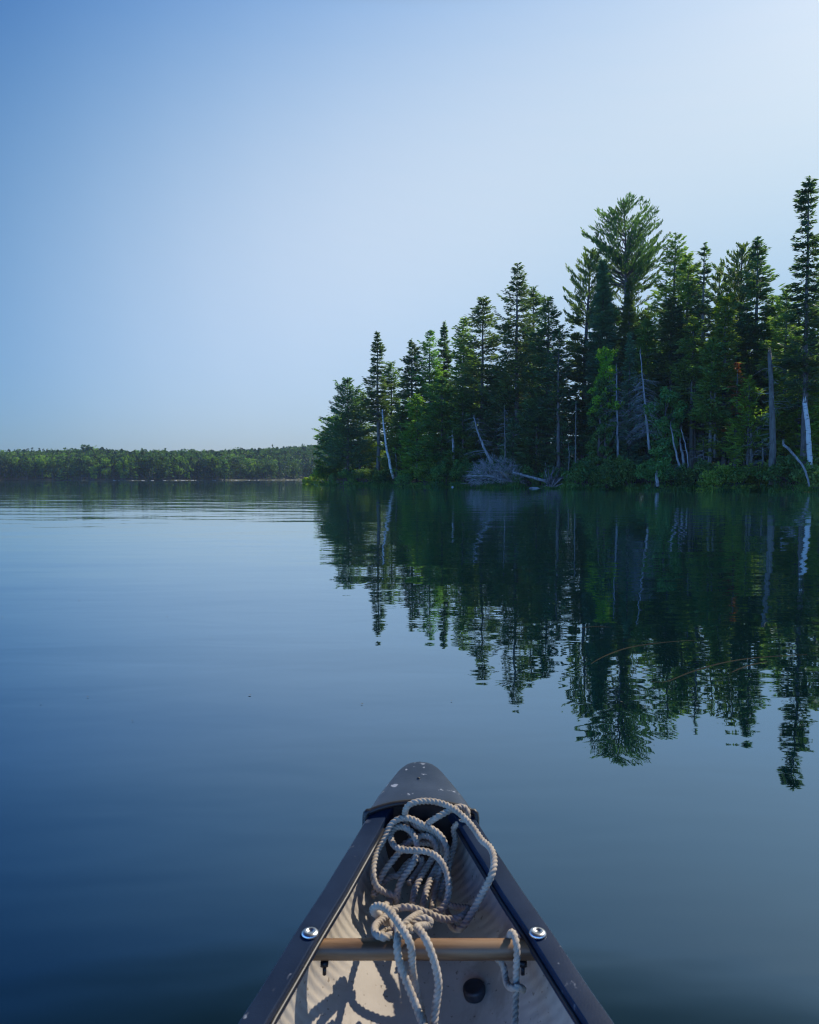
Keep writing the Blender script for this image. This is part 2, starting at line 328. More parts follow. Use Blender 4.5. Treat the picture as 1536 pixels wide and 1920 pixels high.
def pine(name, base, H, Rm, seed, zmid=.86, zlow=.7, fm='pine', nb=90, low=8, bark=None, trunk_r=None, dens=1.0, c0=0, side=0):
    """white pine: rounded head of upswept plume-like branches, a few level ones below"""
    rng = np.random.default_rng(seed); root = empty(name, base); mb = MB(); tr = trunk_r or .012*H+.05
    k = np.linspace(0, 1, 14); ax = np.stack([.25*np.sin(k*5+seed), .2*np.sin(k*4), k*H*.985-.3], 1); mb.tube(ax, tr*(1-k)**.75+.02, 8)
    axf = lambda z: np.array([np.interp(z, ax[:, 2], ax[:, 0]), np.interp(z, ax[:, 2], ax[:, 1]), z])
    cb = MB(); Hd = H*(1-zmid)
    def branch(tipp, A, wsp, n, s0):
        L = np.linalg.norm(tipp-A); mid = (A+tipp)/2 + np.array([0, 0, -.09*L])
        sv = np.linspace(0, 1, 6)[:, None]; P = A*(1-sv)**2+2*mid*sv*(1-sv)+tipp*sv**2; mb.tube(P, np.linspace(.02+.012*L, .012, 6), 4, cap=False)
        s = s0+(1.03-s0)*rng.random(n)**.85; s = s[:, None]; C = A*(1-s)**2+2*mid*s*(1-s)+tipp*s**2; T = 2*(1-s)*(mid-A)+2*s*(tipp-mid); T /= np.linalg.norm(T, axis=1)[:, None]
        sd = np.cross(T, [0, 0, 1.]); w_ = wsp*(.35+.9*np.sin(np.clip((s-s0)/(1.05-s0), 0, 1)*2.6)); off = rng.normal(size=(n, 1))*.5
        C = C+sd*off*w_+np.array([0, 0, 1.])*rng.normal(size=(n, 1))*.10
        D = T*.8+sd*np.sign(off)*rng.uniform(0, .8, (n, 1))+np.array([0, 0, .25])+rng.normal(size=(n, 3))*.28
        V, Q = kites(rng, C, D, rng.uniform(.32, .62, n), rng.uniform(.08, .14, n), np.tile([0, 0, .6], (n, 1))); cb.add(V, Q)
    for i in range(nb):
        th = (i+.5+rng.uniform(-.4, .4))/nb; th = math.radians(4+134*th**.7); a = i*2.39996+rng.uniform(-.3, .3); sc = rng.uniform(.84, 1.06)*(1 if i % 4 else .72)
        r = Rm*math.sin(th)*sc*(1+.12*math.sin(a*3+th*5)); z = H*zmid+Hd*math.cos(th)*min(1, sc+.04)
        up_ = r*(1.25-.75*math.sin(th)); up_ = r*(.95 if th < .8 else .95-.45*(th-.8))
        A = axf(min(z-.25, max(H*zlow*.9, z-r*rng.uniform(.45, .8)-.2))); t_ = axf(min(z, H*.97)); tip = np.array([t_[0]+math.cos(a)*r, t_[1]+math.sin(a)*r, z])
        n = int((26+26*r)*dens); branch(tip, A, .30+.09*r, n, .22 if r < 2 else .36)
    for i in range(low):
        z = H*(zlow+.04-rng.random()*.3); a = rng.random()*6.28 if not side else (0 if side > 0 else math.pi)+rng.uniform(-.9, .9); r = Rm*rng.uniform(.45, .9); A = axf(z)
        tip = A+np.array([math.cos(a)*r, math.sin(a)*r, r*rng.uniform(0, .3)]); branch(tip, A, .55, int(34*r*dens), .35)
    mb.build('trunk', bark or BARK, root, True); cb.build('crown', FM[fm], root); return root
def leaf_cloud(rng, centres, radii, n, size):
    w_ = radii**2; idx = rng.choice(len(centres), n, p=w_/w_.sum())
    d = rng.normal(size=(n, 3)); d /= np.linalg.norm(d, axis=1)[:, None]; r = rng.random(n)**.45
    C = centres[idx] + d*(radii[idx]*r)[:, None]*np.array([1, 1, .78])
    D = rng.normal(size=(n, 3)); return kites(rng, C, D, rng.uniform(size*.7, size*1.4, n), rng.uniform(size*.5, size*.9, n))
def broadleaf(name, base, H, Rm, seed, fm='leafy', c0=.25, dens=1.0, leaf=.26, bark=None, lean=(0, 0), n_l=16, trunk_r=None, shape='oval'):
    rng = np.random.default_rng(seed); root = empty(name, base); mb = MB()
    k = np.linspace(0, 1, 8)
    ax = np.stack([lean[0]*k*H+.15*np.sin(k*4+seed), lean[1]*k*H, k*H*.92-.3], 1); tr = trunk_r or .012*H+.04
    mb.tube(ax, tr*(1-k)**.7+.015, 7); cs = []; rs = []
    for i in range(n_l):
        t = (i+rng.random())/n_l; zc = H*(c0+(1-c0)*t*.93); a = i*2.4+rng.random(); pr = math.sin(math.pi*min(1, .12+.86*(1-t)**.8))*.9+.1 if shape == 'oval' else (1-.75*t)
        rad = Rm*pr*rng.uniform(.35, .8); A0 = np.array([np.interp(zc*.8, ax[:, 2], ax[:, 0]), np.interp(zc*.8, ax[:, 2], ax[:, 1]), zc*.82])
        c = np.array([ax[-1, 0]*t+math.cos(a)*rad, ax[-1, 1]*t+math.sin(a)*rad, zc]); cs.append(c); rs.append(Rm*rng.uniform(.26, .42))
        mb.tube([A0, (A0+c)/2+np.array([0, 0, .12*H*.1]), c], [tr*.35, tr*.22, .012], 4, cap=False)
    cs = np.array(cs); rs = np.array(rs)
    # smaller twigs clusters round each limb end for a ragged outline
    c2 = np.repeat(cs, 4, 0); r2 = np.repeat(rs, 4); d = rng.normal(size=c2.shape); d /= np.linalg.norm(d, axis=1)[:, None]
    c2 = c2+d*r2[:, None]*rng.uniform(.4, 1.1, len(r2))[:, None]; r2 = r2*rng.uniform(.3, .55, len(r2))
    mb.build('trunk', bark or BARK, root, True)
    V, Q = leaf_cloud(rng, np.vstack([cs, c2]), np.concatenate([rs*.8, r2]), int(230*n_l*dens*(Rm/1.6)**1.2), leaf)
    cb = MB(); cb.add(V, Q); cb.build('crown', FM[fm], root); return root
def shrub(name, base, wd, ht, seed, fm='leafy', dens=1.0, leaf=.2):
    rng = np.random.default_rng(seed); root = empty(name, base); mb = MB(); cs = []; rs = []
    for i in range(9):
        a = rng.random()*6.28; r = rng.random()**.6*wd*.42; h = ht*rng.uniform(.4, .9)*(1-.45*(r/(wd*.5)))
        c = np.array([math.cos(a)*r, math.sin(a)*r*.8, h]); cs.append(c); rs.append(ht*rng.uniform(.2, .36))
        mb.tube([[c[0]*.15, c[1]*.15, -.2], c*[.6, .6, .5], c], [.03, .02, .008], 4, cap=False)
    mb.build('stem', BARK, root, True)
    cs = np.array(cs); rs = np.array(rs)
    c2 = np.repeat(cs, 5, 0); r2 = np.repeat(rs, 5); d = rng.normal(size=c2.shape); d[:, 2] = np.abs(d[:, 2])-.3; d /= np.linalg.norm(d, axis=1)[:, None]
    c2 = c2+d*r2[:, None]; r2 = r2*rng.uniform(.25, .5, len(r2)); c2[:, 2] = np.clip(c2[:, 2], .05, None)
    low = np.stack([rng.uniform(-.5, .5, 10)*wd, rng.uniform(-.35, .35, 10)*wd, np.full(10, .15)], -1)
    V, Q = leaf_cloud(rng, np.vstack([cs, c2, low]), np.concatenate([rs, r2, np.full(10, .25)]), int(1500*dens*max(1, wd*ht/4)), leaf)
    cb = MB(); cb.add(V, Q); cb.build('foliage', FM[fm], root); return root
def base_at(px, s):
    D = float(shoreD(px))+s; return (float((px-CX)/F*D*1.0), D, float(land_z(s, px)))
def hgt(px, py, b): return float(at_y(px, py, b[1])[2]-b[2])+.3

# ---------------------------------------------------------------- the conifers and other trees of the point
def T(kind, px, py, wpx, s, label, cat='tree', group='trees of the wooded point', seed=None, **k):
    b = base_at(px, s); H = hgt(px, py, b); Rm = wpx/2/F*b[1]; seed = seed or int(px*7+py)
    if kind in ('aspen_tree', 'birch_tree', 'broadleaf_tree'): o = broadleaf(kind, b, H, Rm, seed, **k)
    elif kind == 'pine_tree' and 'prof' not in k: o = pine(kind, b, H, Rm, seed, **k)
    else: o = conifer(kind, b, H, Rm, seed, **k)
    return tag(o, label, cat, group)
S_ = 'spruce_tree'; F_ = 'fir_tree'; P_ = 'pine_tree'; C_ = 'cedar_tree'; HM = 'hemlock_tree'
T(C_, 628, 785, 60, 6, 'bushy dark tree at the very tip of the point, leftmost of the near shore', prof='dome', fm='green', c0=.12, dens=1.3, irr=.5, wid=.17)
T(F_, 652, 712, 104, 5, 'cone-shaped fir near the tip of the point, left of the tall thin spruce', fm='blue', dens=1.1, c0=.15, rise=.3)
T(F_, 676, 733, 84, 12, 'yellow-green fir between the leftmost cone-shaped fir and the thin spruce', fm='cedar', dens=1.0, c0=.18)
T(S_, 708, 624, 42, 8, 'tall thin spruce standing alone above its neighbours near the left end of the point', prof='loose', c0=.4, fm='spruce', dens=1.35, gap=.5, irr=.4, bare=26, bark=BARKL, droop=.55)
T(S_, 735, 680, 66, 14, 'ragged green spruce just right of the tall thin spruce', prof='loose', fm='green', c0=.25, irr=.5)
T(S_, 773, 641, 60, 10, 'dark pointed spruce third from the left on the skyline', fm='spruce', dens=1.2, prof='loose', c0=.2, irr=.45)
T(HM, 806, 623, 66, 13, 'open feathery hemlock left of the short dark spire', fm='green', prof='loose', dens=.9, irr=.5, c0=.3)
T(S_, 832, 607, 46, 18, 'short dark spire between the feathery hemlock and the broad spruces', fm='spruce', dens=1.5, c0=.3)
T(S_, 868, 598, 80, 11, 'rounded green spruce on the rising skyline before the first tall spruce', fm='green', prof='loose', irr=.55, c0=.2)
T(S_, 903, 561, 100, 8, 'broad spruce with a small pointed top, left of the tallest spruce of the middle', prof='loose', fm='spruce', dens=1.15, c0=.3, irr=.5, gap=.5)
T(S_, 970, 496, 112, 9, 'tallest spruce in the middle of the wood with upswept branch tips', prof='cone', fm='spruce', dens=1.15, c0=.28, irr=.5, gap=.55, droop=.45, rise=.1, upt=.9)
T(S_, 998, 538, 84, 14, 'spruce leaning against the right side of the tallest middle spruce', prof='loose', fm='spruce', dens=1.1, c0=.25, irr=.5, gap=.5)
T(S_, 1026, 561, 92, 8, 'dense spruce at the left edge of the bright gap in the wood', prof='loose', fm='spruce', dens=1.1, c0=.25, irr=.45, upt=.8)
T(S_, 1048, 622, 66, 5, 'thin-crowned spruce in front of the bright gap in the wood', prof='loose', fm='spruce', dens=.7, c0=.4, irr=.6, skip=.3, bare=20)
PK = dict(prof='dome', fm='pine', gap=.9, rise=.42, droop=.18, upt=.6, inner=.28, irr=.3, tw=(.35, .62), wid=.11, skip=.03, bpw=4.4, sprd=.75, tpow=.75)
T(P_, 1098, 466, 92, 16, 'white pine leaning out to the left of the great round pine', zmid=.82, zlow=.66, nb=60, low=30, side=-1, dens=1.2)
T(P_, 1165, 376, 150, 14, 'great round-topped white pine, highest of the middle trees', zmid=.855, zlow=.74, nb=100, low=26, dens=.85, trunk_r=.34)
T(P_, 1182, 455, 120, 19, 'second pine stem half hidden behind the great round pine', zmid=.8, zlow=.66, nb=40, low=26)
T(S_, 1125, 489, 62, 9, 'narrow dark spire in front of the left side of the great pine', prof='spire', fm='blue', dens=1.8, c0=.12, irr=.2, gap=.3)
T(S_, 1176, 522, 44, 11, 'thin mossy spire in front of the great pine trunk', prof='spire', fm='spruce', dens=1.5, c0=.15, irr=.25, gap=.3)
T(HM, 1254, 441, 104, 15, 'dense hemlock to the right of the great round pine', prof='loose', fm='green', dens=1.2, irr=.5, gap=.55, rise=.4, c0=.25)
T(S_, 1283, 482, 92, 10, 'olive spruce between the hemlock and the sparse pointed spruce', prof='loose', fm='green', dens=1.2, irr=.45, c0=.15)
T(S_, 1311, 457, 62, 8, 'sparse pointed spruce with a crooked top right of the hemlock', prof='loose', fm='spruce', dens=.95, irr=.6, c0=.25, gap=.55, bark=BARKL)
T(P_, 1345, 500, 74, 19, 'small pine with upright tips between the pointed spruce and the twin crowns', zmid=.85, zlow=.7, nb=40, low=8)
T('aspen_tree', 1347, 548, 60, 14, 'bright yellow-green aspen crown peeping out between dark conifers', fm='aspen', n_l=14, dens=.7, c0=.6)
T(F_, 1356, 562, 84, 6, 'young sunlit fir below the bright aspen crown', fm='cedar', dens=1.2, c0=.15, irr=.3)
T(P_, 1386, 458, 74, 16, 'pine whose upright tips form the left one of the twin crowns', zmid=.85, zlow=.7, nb=55, low=8)
T(C_, 1413, 445, 112, 10, 'broad pointed cedar forming the right one of the twin crowns', prof='cone', fm='spruce', dens=1.35, irr=.4, c0=.12, rise=.05, gap=.5)
T(S_, 1502, 334, 84, 4, 'tallest spruce of all, a narrow dark column by the right edge', prof='club', fm='spruce', dens=1.25, c0=.3, irr=.5, gap=.55, droop=.85, rise=-.05, upt=.2, bark=BARK, trunk_r=.26, bare=30)
T(S_, 1466, 545, 90, 9, 'olive drooping spruce left of the tallest right-hand spruce', prof='loose', fm='green', dens=1.0, c0=.1, irr=.5)
T(HM, 1540, 505, 92, 9, 'drooping hemlock cut by the right edge of the picture', prof='loose', fm='green', dens=1.1, c0=.1, irr=.5)
T(S_, 1590, 430, 110, 10, 'spruce beyond the right edge whose branch tips reach into view', prof='loose', fm='green', dens=.8, c0=.1, irr=.5)
# middle layer
T(C_, 782, 742, 66, 4, 'sunlit yellow-green cedar behind the leaning birch', prof='column', fm='lit', dens=1.1, c0=.05)
T(C_, 752, 770, 60, 6, 'dark cedar between the leaning birch and the sunlit cedar', prof='column', fm='green', dens=1.2, c0=.05)
T(C_, 828, 715, 80, 5, 'blue-green cedar above the pale broken snag', prof='column', fm='leafy', dens=1.3, c0=.05)
T(F_, 868, 740, 90, 4, 'full green fir right of the pale broken snag', fm='leafy', dens=1.3, c0=.03)
T(F_, 935, 690, 96, 12, 'dark fir behind the fallen silver brush', fm='spruce', dens=1.2, c0=.1, prof='loose')
T(F_, 880, 660, 90, 13, 'dark fir beneath the broad spruce with the small pointed top', fm='spruce', dens=1.2, c0=.05, prof='loose')
T(HM, 1005, 748, 90, 4, 'layered dark hemlock above the fallen log', fm='spruce', dens=1.3, c0=.08, prof='loose', rise=0, droop=.3)
T(HM, 962, 790, 66, 5, 'low hemlock right behind the fallen silver brush', fm='blue', dens=1.2, c0=.04)
T(F_, 1052, 790, 60, 6, 'small dark fir below the bright gap in the wood', fm='blue', dens=1.2, c0=.03)
T(F_, 1092, 640, 86, 10, 'dark fir at the right edge of the bright gap in the wood', fm='spruce', dens=1.2, c0=.08, prof='loose')
T(F_, 1150, 585, 100, 12, 'dark fir below the great round pine', fm='blue', dens=1.3, c0=.1, prof='loose')
T('aspen_tree', 1134, 650, 66, 3.6, 'young aspen with a bright yellow-green top below the great pine', fm='aspen', n_l=26, dens=.7, c0=.5, leaf=.22, shape='column')
T('broadleaf_tree', 1124, 706, 70, 3.4, 'tall leafy green column under the bright young aspen', fm='leafy', n_l=26, dens=1.5, c0=.05, shape='column')
T(S_, 1178, 628, 46, 7, 'pale blue-green young spruce right of the bright young aspen', fm='blue', dens=1.5, c0=.1)
T(F_, 1212, 600, 84, 11, 'dark fir filling the wood below the dense hemlock', fm='green', dens=1.2, c0=.08, prof='loose')
T('broadleaf_tree', 1243, 735, 84, 4, 'round leafy tree right of the lacy dead spruce', fm='leafy', n_l=22, dens=1.4, c0=.15)
T(S_, 1254, 560, 90, 8, 'thick dark spruce below the dense hemlock', fm='spruce', dens=1.2, c0=.2, prof='loose', bare=20)
T(S_, 1296, 600, 80, 5, 'slim olive spruce with a bare lower stem in the right-hand wood', fm='green', dens=1.1, c0=.42, prof='loose', bare=36, bark=BARKL)
T(S_, 1330, 640, 70, 4, 'slim spruce with pale bare stem left of the rust-red tree', fm='green', dens=1.0, c0=.42, prof='loose', bare=36, bark=BARKL)
T(F_, 1376, 682, 46, 5, 'half-dead fir with rust-red needles in the right-hand wood', fm='rust', dens=.42, c0=.42, skip=.45, irr=.6, bark=BARKL, bare=20)
T(P_, 1402, 712, 84, 3, 'young sunlit pine on the shore right of the rust-red fir', prof='loose', fm='lit', dens=.95, gap=.6, rise=.5, droop=.2, c0=.2, inner=.25, irr=.5, skip=.2)
T(F_, 1398, 590, 96, 11, 'dark fir below the twin crowns', fm='spruce', dens=1.2, c0=.12, prof='loose')
T(S_, 1440, 560, 80, 12, 'drooping green spruce behind the tall bare trunk', fm='green', dens=1.1, c0=.12, prof='loose')
T(C_, 1494, 690, 84, 8, 'green cedar between the tall bare trunk and the white broken birch', fm='cedar', dens=1.1, c0=.05, prof='column')
T(C_, 1540, 735, 74, 4, 'sunlit cedar behind the white broken birch at the right edge', fm='lit', dens=1.1, c0=.05, prof='column')
# dark trees filling the depth of the wood
SKN = np.array([(640, 760), (700, 740), (760, 690), (830, 660), (900, 640), (970, 590), (1040, 660), (1066, 800), (1090, 640), (1160, 520), (1250, 520), (1330, 560), (1400, 540), (1500, 520), (1560, 520)], float)
rg = np.random.default_rng(5)
for px in list(range(656, 1040, 30)) + list(range(1100, 1600, 30)):
    py = float(np.interp(px, SKN[:, 0], SKN[:, 1]))+rg.uniform(25, 150)
    T(S_, px+rg.uniform(-8, 8), py, rg.uniform(64, 96), rg.uniform(16, 27), 'dark conifer deep in the wood, seen only through gaps between the front trees',
      group='dark conifers deep in the wood', fm=['spruce', 'green'][rg.integers(2)], dens=.85, c0=.06, prof='loose', wid=.2, tw=(.45, .8), gap=.5)

# ---------------------------------------------------------------- dead trees, stems, fallen wood
def dead_tree(name, p0, p1, r0, r1, m, label, cat='dead tree', curve=0, twigs=0, tl=1.0, twz=(.2, 1), seed=1, fine=0, droop=-.1, broken=True):
    """stem from photo point p0 (px,py,depth) to p1, with dead limbs"""
    A = at_y(*p0); B = at_y(*p1); rng = np.random.default_rng(seed); root = empty(name, tuple(A))
    k = np.linspace(0, 1, 12)[:, None]; P = (B-A)*k + np.array([curve, 0, 0])*np.sin(k*math.pi)+rng.normal(size=(12, 3))*.02
    mb = MB(); mb.tube(P, np.linspace(r0, r1, 12), 8)
    if broken:      # splintered top
        for q in range(4):
            a = q*1.6; mb.tube([P[-1]+np.array([math.cos(a), math.sin(a), 0])*r1*.5, P[-1]+np.array([math.cos(a)*r1*.7, math.sin(a)*r1*.7, .25+.2*(q % 2)])], [r1*.45, .006], 4)
    mb.build('trunk', m, root, True)
    if twigs:
        tb = MB()
        for i in range(twigs):
            t = rng.uniform(*twz); s = np.array([np.interp(t, k[:, 0], P[:, j]) for j in range(3)]); a = rng.random()*6.28; l = tl*rng.uniform(.4, 1.1)*(1.15-.6*t)
            d = np.array([math.cos(a), math.sin(a), droop+rng.normal()*.15]); mid = s+d*l*.5+np.array([0, 0, .05*l]); e = s+d*l+np.array([0, 0, rng.normal()*.12*l-.1*l])
            tb.tube([s, mid, e], [.022, .014, .005], 3, cap=False)
            for f_ in range(fine):
                u = rng.uniform(.25, 1); q = s+(e-s)*u; dd = d*.6+rng.normal(size=3)*.6; tb.tube([q, q+dd*l*.28], [.010, .004], 3, cap=False)
        tb.build('crown', TWIG, root)
    return tag(root, label, cat, 'dead trunks along the shore')
def dd(px, s): return float(shoreD(px))+s
D1 = dd(738, 1.0)
dead_tree('birch_trunk', (738, 897, D1), (717, 768, D1), .2, .09, BIRCH, 'white birch trunk leaning left at the left end of the point', 'birch', curve=-.25, twigs=14, tl=2.0, twz=(.75, 1), droop=.4, seed=3, broken=False)
dead_tree('birch_trunk', (743, 897, D1+.5), (741, 842, D1+.5), .14, .08, BARKL, 'short grey trunk beside the foot of the leaning birch', curve=.1, twigs=6, tl=1.4, seed=4)
D1 = dd(850, 1.2)
dead_tree('snag', (852, 886, D1), (849, 812, D1), .16, .13, DEAD, 'pale broken snag standing left of the fallen silver brush', twigs=10, tl=1.6, twz=(.5, 1), seed=5)
D1 = dd(920, 1.0)
dead_tree('snag', (922, 868, D1), (889, 783, D1), .17, .06, DEAD, 'silver dead tree leaning left above the fallen brush', twigs=46, tl=2.3, fine=3, seed=6, curve=-.2)
D1 = dd(950, 1.8)
dead_tree('snag', (948, 868, D1), (946, 765, D1), .08, .04, BARKL, 'thin grey dead stem rising behind the silver brush', twigs=30, tl=1.4, fine=2, seed=7)
D1 = dd(1028, .6)
dead_tree('fallen_log', (1030, 904, D1), (962, 886, D1-.3), .17, .1, DEAD, 'bare fallen log slanting from the upturned roots to the silver brush', 'log', twigs=8, tl=.8, seed=8)
D1 = dd(1080, 2.0)
dead_tree('thin_trunk', (1079, 905, D1), (1080, 760, D1), .08, .05, BARKL, 'thin straight pale stem below the bright gap in the wood', twigs=12, tl=.9, seed=9)
dead_tree('thin_trunk', (1063, 895, D1), (1066, 838, D1), .06, .04, BARKL, 'short pale stem left of the thin straight stem', curve=.15, twigs=5, tl=.8, seed=10)
D1 = dd(1157, 2.0)
dead_tree('dead_spruce', (1159, 860, D1), (1156, 690, D1), .13, .05, TWIG, 'grey dead spruce with level bare branches below the bright young aspen', twigs=90, tl=2.1, fine=5, seed=11, droop=-.18)
D1 = dd(1212, 2.0)
dead_tree('dead_spruce', (1218, 848, D1), (1201, 662, D1), .12, .04, DEAD, 'lacy dead spruce leaning slightly left with drooping grey twigs', twigs=100, tl=2.2, fine=6, seed=12, droop=-.4, twz=(.2, .8))
D1 = dd(1270, .7)
dead_tree('birch_trunk', (1285, 905, D1), (1258, 800, D1), .12, .05, DEAD, 'leftmost stem of the three pale leaning stems on the shore', curve=-.15, twigs=8, tl=1.2, seed=13)
dead_tree('birch_trunk', (1284, 896, D1+.6), (1275, 830, D1+.6), .15, .08, DEAD, 'thickest stem between the two other pale leaning stems', curve=.1, twigs=4, tl=1.0, seed=14)
dead_tree('birch_trunk', (1289, 897, D1+.3), (1277, 805, D1+.3), .08, .04, DEAD, 'rightmost stem of the three pale leaning stems on the shore', curve=.25, twigs=6, tl=1.0, seed=15)
for (x, y0, y1, r, s, l, sd_) in [(1303, 700, 876, .13, 5, 'dim grey trunk right of the three leaning stems', 21), (1341, 730, 858, .13, 5, 'grey trunk with a pale foot left of the rust-red fir', 22), (1368, 735, 878, .1, 6, 'slim bluish trunk below the rust-red fir', 23),
                                  (1409, 810, 885, .15, 2, 'stout short trunk left of the tall bare trunk', 24), (1431, 828, 885, .11, 2, 'broken stub of a trunk next to the tall bare trunk', 25), (1320, 834, 874, .06, 3, 'thin young stem above the shore bushes', 26)]:
    D1 = dd(x, s); dead_tree('bare_trunk', (x, y1, D1), (x-1, y0, D1), r, r*.6, BARKL, l, 'tree trunk', twigs=26, tl=1.6, fine=2, seed=sd_)
D1 = dd(1447, .6)
dead_tree('dead_pine', (1448, 908, D1), (1443, 662, D1), .3, .15, BARKL, 'tall thick bare grey trunk standing at the water on the right', curve=.12, twigs=40, tl=1.7, fine=3, seed=30, twz=(.25, .95))
D1 = dd(1512, 2.0)
dead_tree('birch_trunk', (1519, 880, D1), (1509, 754, D1), .2, .16, BIRCH, 'thick white birch broken off short at the right edge', 'birch', curve=.1, seed=31)
D1 = dd(1500, .4)
dead_tree('leaning_trunk', (1517, 912, D1), (1469, 834, D1), .07, .10, DEAD, 'bent broken birch leaning left below the white broken birch', curve=.45, seed=32)
D1 = dd(1232, .3)
dead_tree('stump', (1233, 912, D1), (1231, 892, D1), .16, .13, DEAD, 'small pale stump at the waterline right of the leafy column', 'stump', seed=33)
# fallen silver brush: a thick mass of twigs
rng = np.random.default_rng(44); D1 = dd(930, .2); c = at_y(930, 908, D1); root = empty('fallen_brush', tuple(c)); mb = MB(); tb = MB()
for a0, l0 in ((.25, 5.2), (-.3, 4.8), (.9, 3.2), (2.7, 3.0), (2.2, 2.4)):
    mb.tube([[1.5, 0, .3], [1.5-math.cos(a0)*l0*.5, -.4, .35+math.sin(abs(a0))*l0*.4], [1.5-math.cos(a0)*l0, -.6, .2+math.sin(abs(a0))*l0*.5]], [.11, .07, .02], 6)
BR = simple('silver_twig', (.19, .20, .205), (.38, .39, .39), 2, .9)
mb.build('trunk', BR, root, True)
for i in range(620):
    th = rng.random()*math.pi; r = rng.random()**.55; x = math.cos(th)*r*2.75; z = .05+math.sin(th)*r*2.5; y = rng.uniform(-1.1, 1.1)
    d = np.array([math.cos(th)*.8-.3, rng.normal()*.5, math.sin(th)*.9])+rng.normal(size=3)*.55; d /= np.linalg.norm(d); l = rng.uniform(.35, 1.0)
    q = np.array([x, y, z]); b1 = q+d*l*.5+rng.normal(size=3)*.08; e = q+d*l+rng.normal(size=3)*.15; e[2] = max(e[2], 0)
    tb.tube([q, b1, e], [.022, .014, .006], 3, cap=False)
    for f_ in range(2):
        dd_ = d*.5+rng.normal(size=3)*.6; tb.tube([b1, b1+dd_*l*.4], [.012, .005], 3, cap=False)
tb.build('crown', BR, root)
tag(root, 'silvery tangle of dead branches fallen into the water below the middle of the wood', 'dead tree')
# upturned roots
rng = np.random.default_rng(45); D1 = dd(1035, .3); c = at_y(1033, 912, D1); root = empty('upturned_roots', tuple(c)); mb = MB()
for i in range(26):
    a = rng.uniform(-.2, math.pi+.2); l = rng.uniform(.8, 2.6); d = np.array([math.cos(a)*.8+.15, rng.normal()*.3, abs(math.sin(a))]); q = d*l
    mb.tube([[0, 0, -.2], q*.5+rng.normal(size=3)*.12, q+rng.normal(size=3)*.2+np.array([.3*l*.3, 0, 0])], [.12, .06, .012], 5)
mb.build('root', simple('root_wood', (.03, .026, .024), (.2, .2, .21), 2.5, .9), root, True)
tag(root, 'dark upturned root plate with spiky roots at the right end of the fallen log', 'tree roots')

# ---------------------------------------------------------------- shoreline shrubs, rocks, grass, lily pads
SHR = [(586, 890, 40, .5, 'lit', 'low yellow-green bush at the very tip of the point'), (612, 872, 44, 1.5, 'lit', 'bright sunlit bush second from the tip of the point'), (645, 880, 60, 1.0, 'leafy', 'dark bush below the cone-shaped fir'),
       (685, 876, 60, 1.5, 'leafy', 'round dark bush left of the tall thin spruce foot'), (722, 884, 44, 1.2, 'leafy', 'small bush left of the leaning birch foot'), (768, 880, 56, 1.0, 'leafy', 'dark bush right of the leaning birch foot'),
       (800, 872, 56, 1.6, 'lit', 'yellow-green bush below the sunlit cedar'), (838, 870, 60, 1.0, 'leafy', 'wide bush at the foot of the pale broken snag'), (873, 862, 56, 1.4, 'leafy', 'dark bush left of the fallen silver brush'),
       (985, 878, 56, 1.6, 'leafy', 'dark bush behind the fallen log'), (1050, 876, 50, 1.6, 'leafy', 'bush behind the upturned roots'), (1095, 868, 64, 1.2, 'leafy', 'bush behind the white boulder'),
       (1140, 872, 74, 1.0, 'leafy', 'broad dark bush below the grey dead spruce'), (1190, 850, 92, 1.2, 'leafy', 'large round bush below the lacy dead spruce'), (1225, 862, 60, 1.4, 'leafy', 'bush behind the small pale stump'),
       (1262, 872, 50, 1.2, 'leafy', 'bush left of the three leaning stems'), (1312, 866, 60, 1.0, 'leafy', 'dark bush right of the three leaning stems'), (1344, 872, 50, .7, 'lit', 'sunlit yellow-green bush between the leaning stems and the young pine'),
       (1380, 872, 60, .8, 'cedar', 'olive bush below the rust-red fir'), (1418, 866, 60, .8, 'cedar', 'olive bush left of the tall bare trunk foot'), (1478, 862, 70, 1.0, 'leafy', 'dark bush right of the tall bare trunk foot'),
       (1530, 868, 80, .8, 'leafy', 'dark bush cut by the right edge of the picture')]
for i, (px, py, wp, s, fm, l) in enumerate(SHR):
    b = base_at(px, s); ht = hgt(px, py, b)-.2; wd = wp/F*b[1]*1.15
    tag(shrub('bush', b, wd, ht, 300+i, fm, 1.15), l, 'bush', 'bushes along the shore of the point')
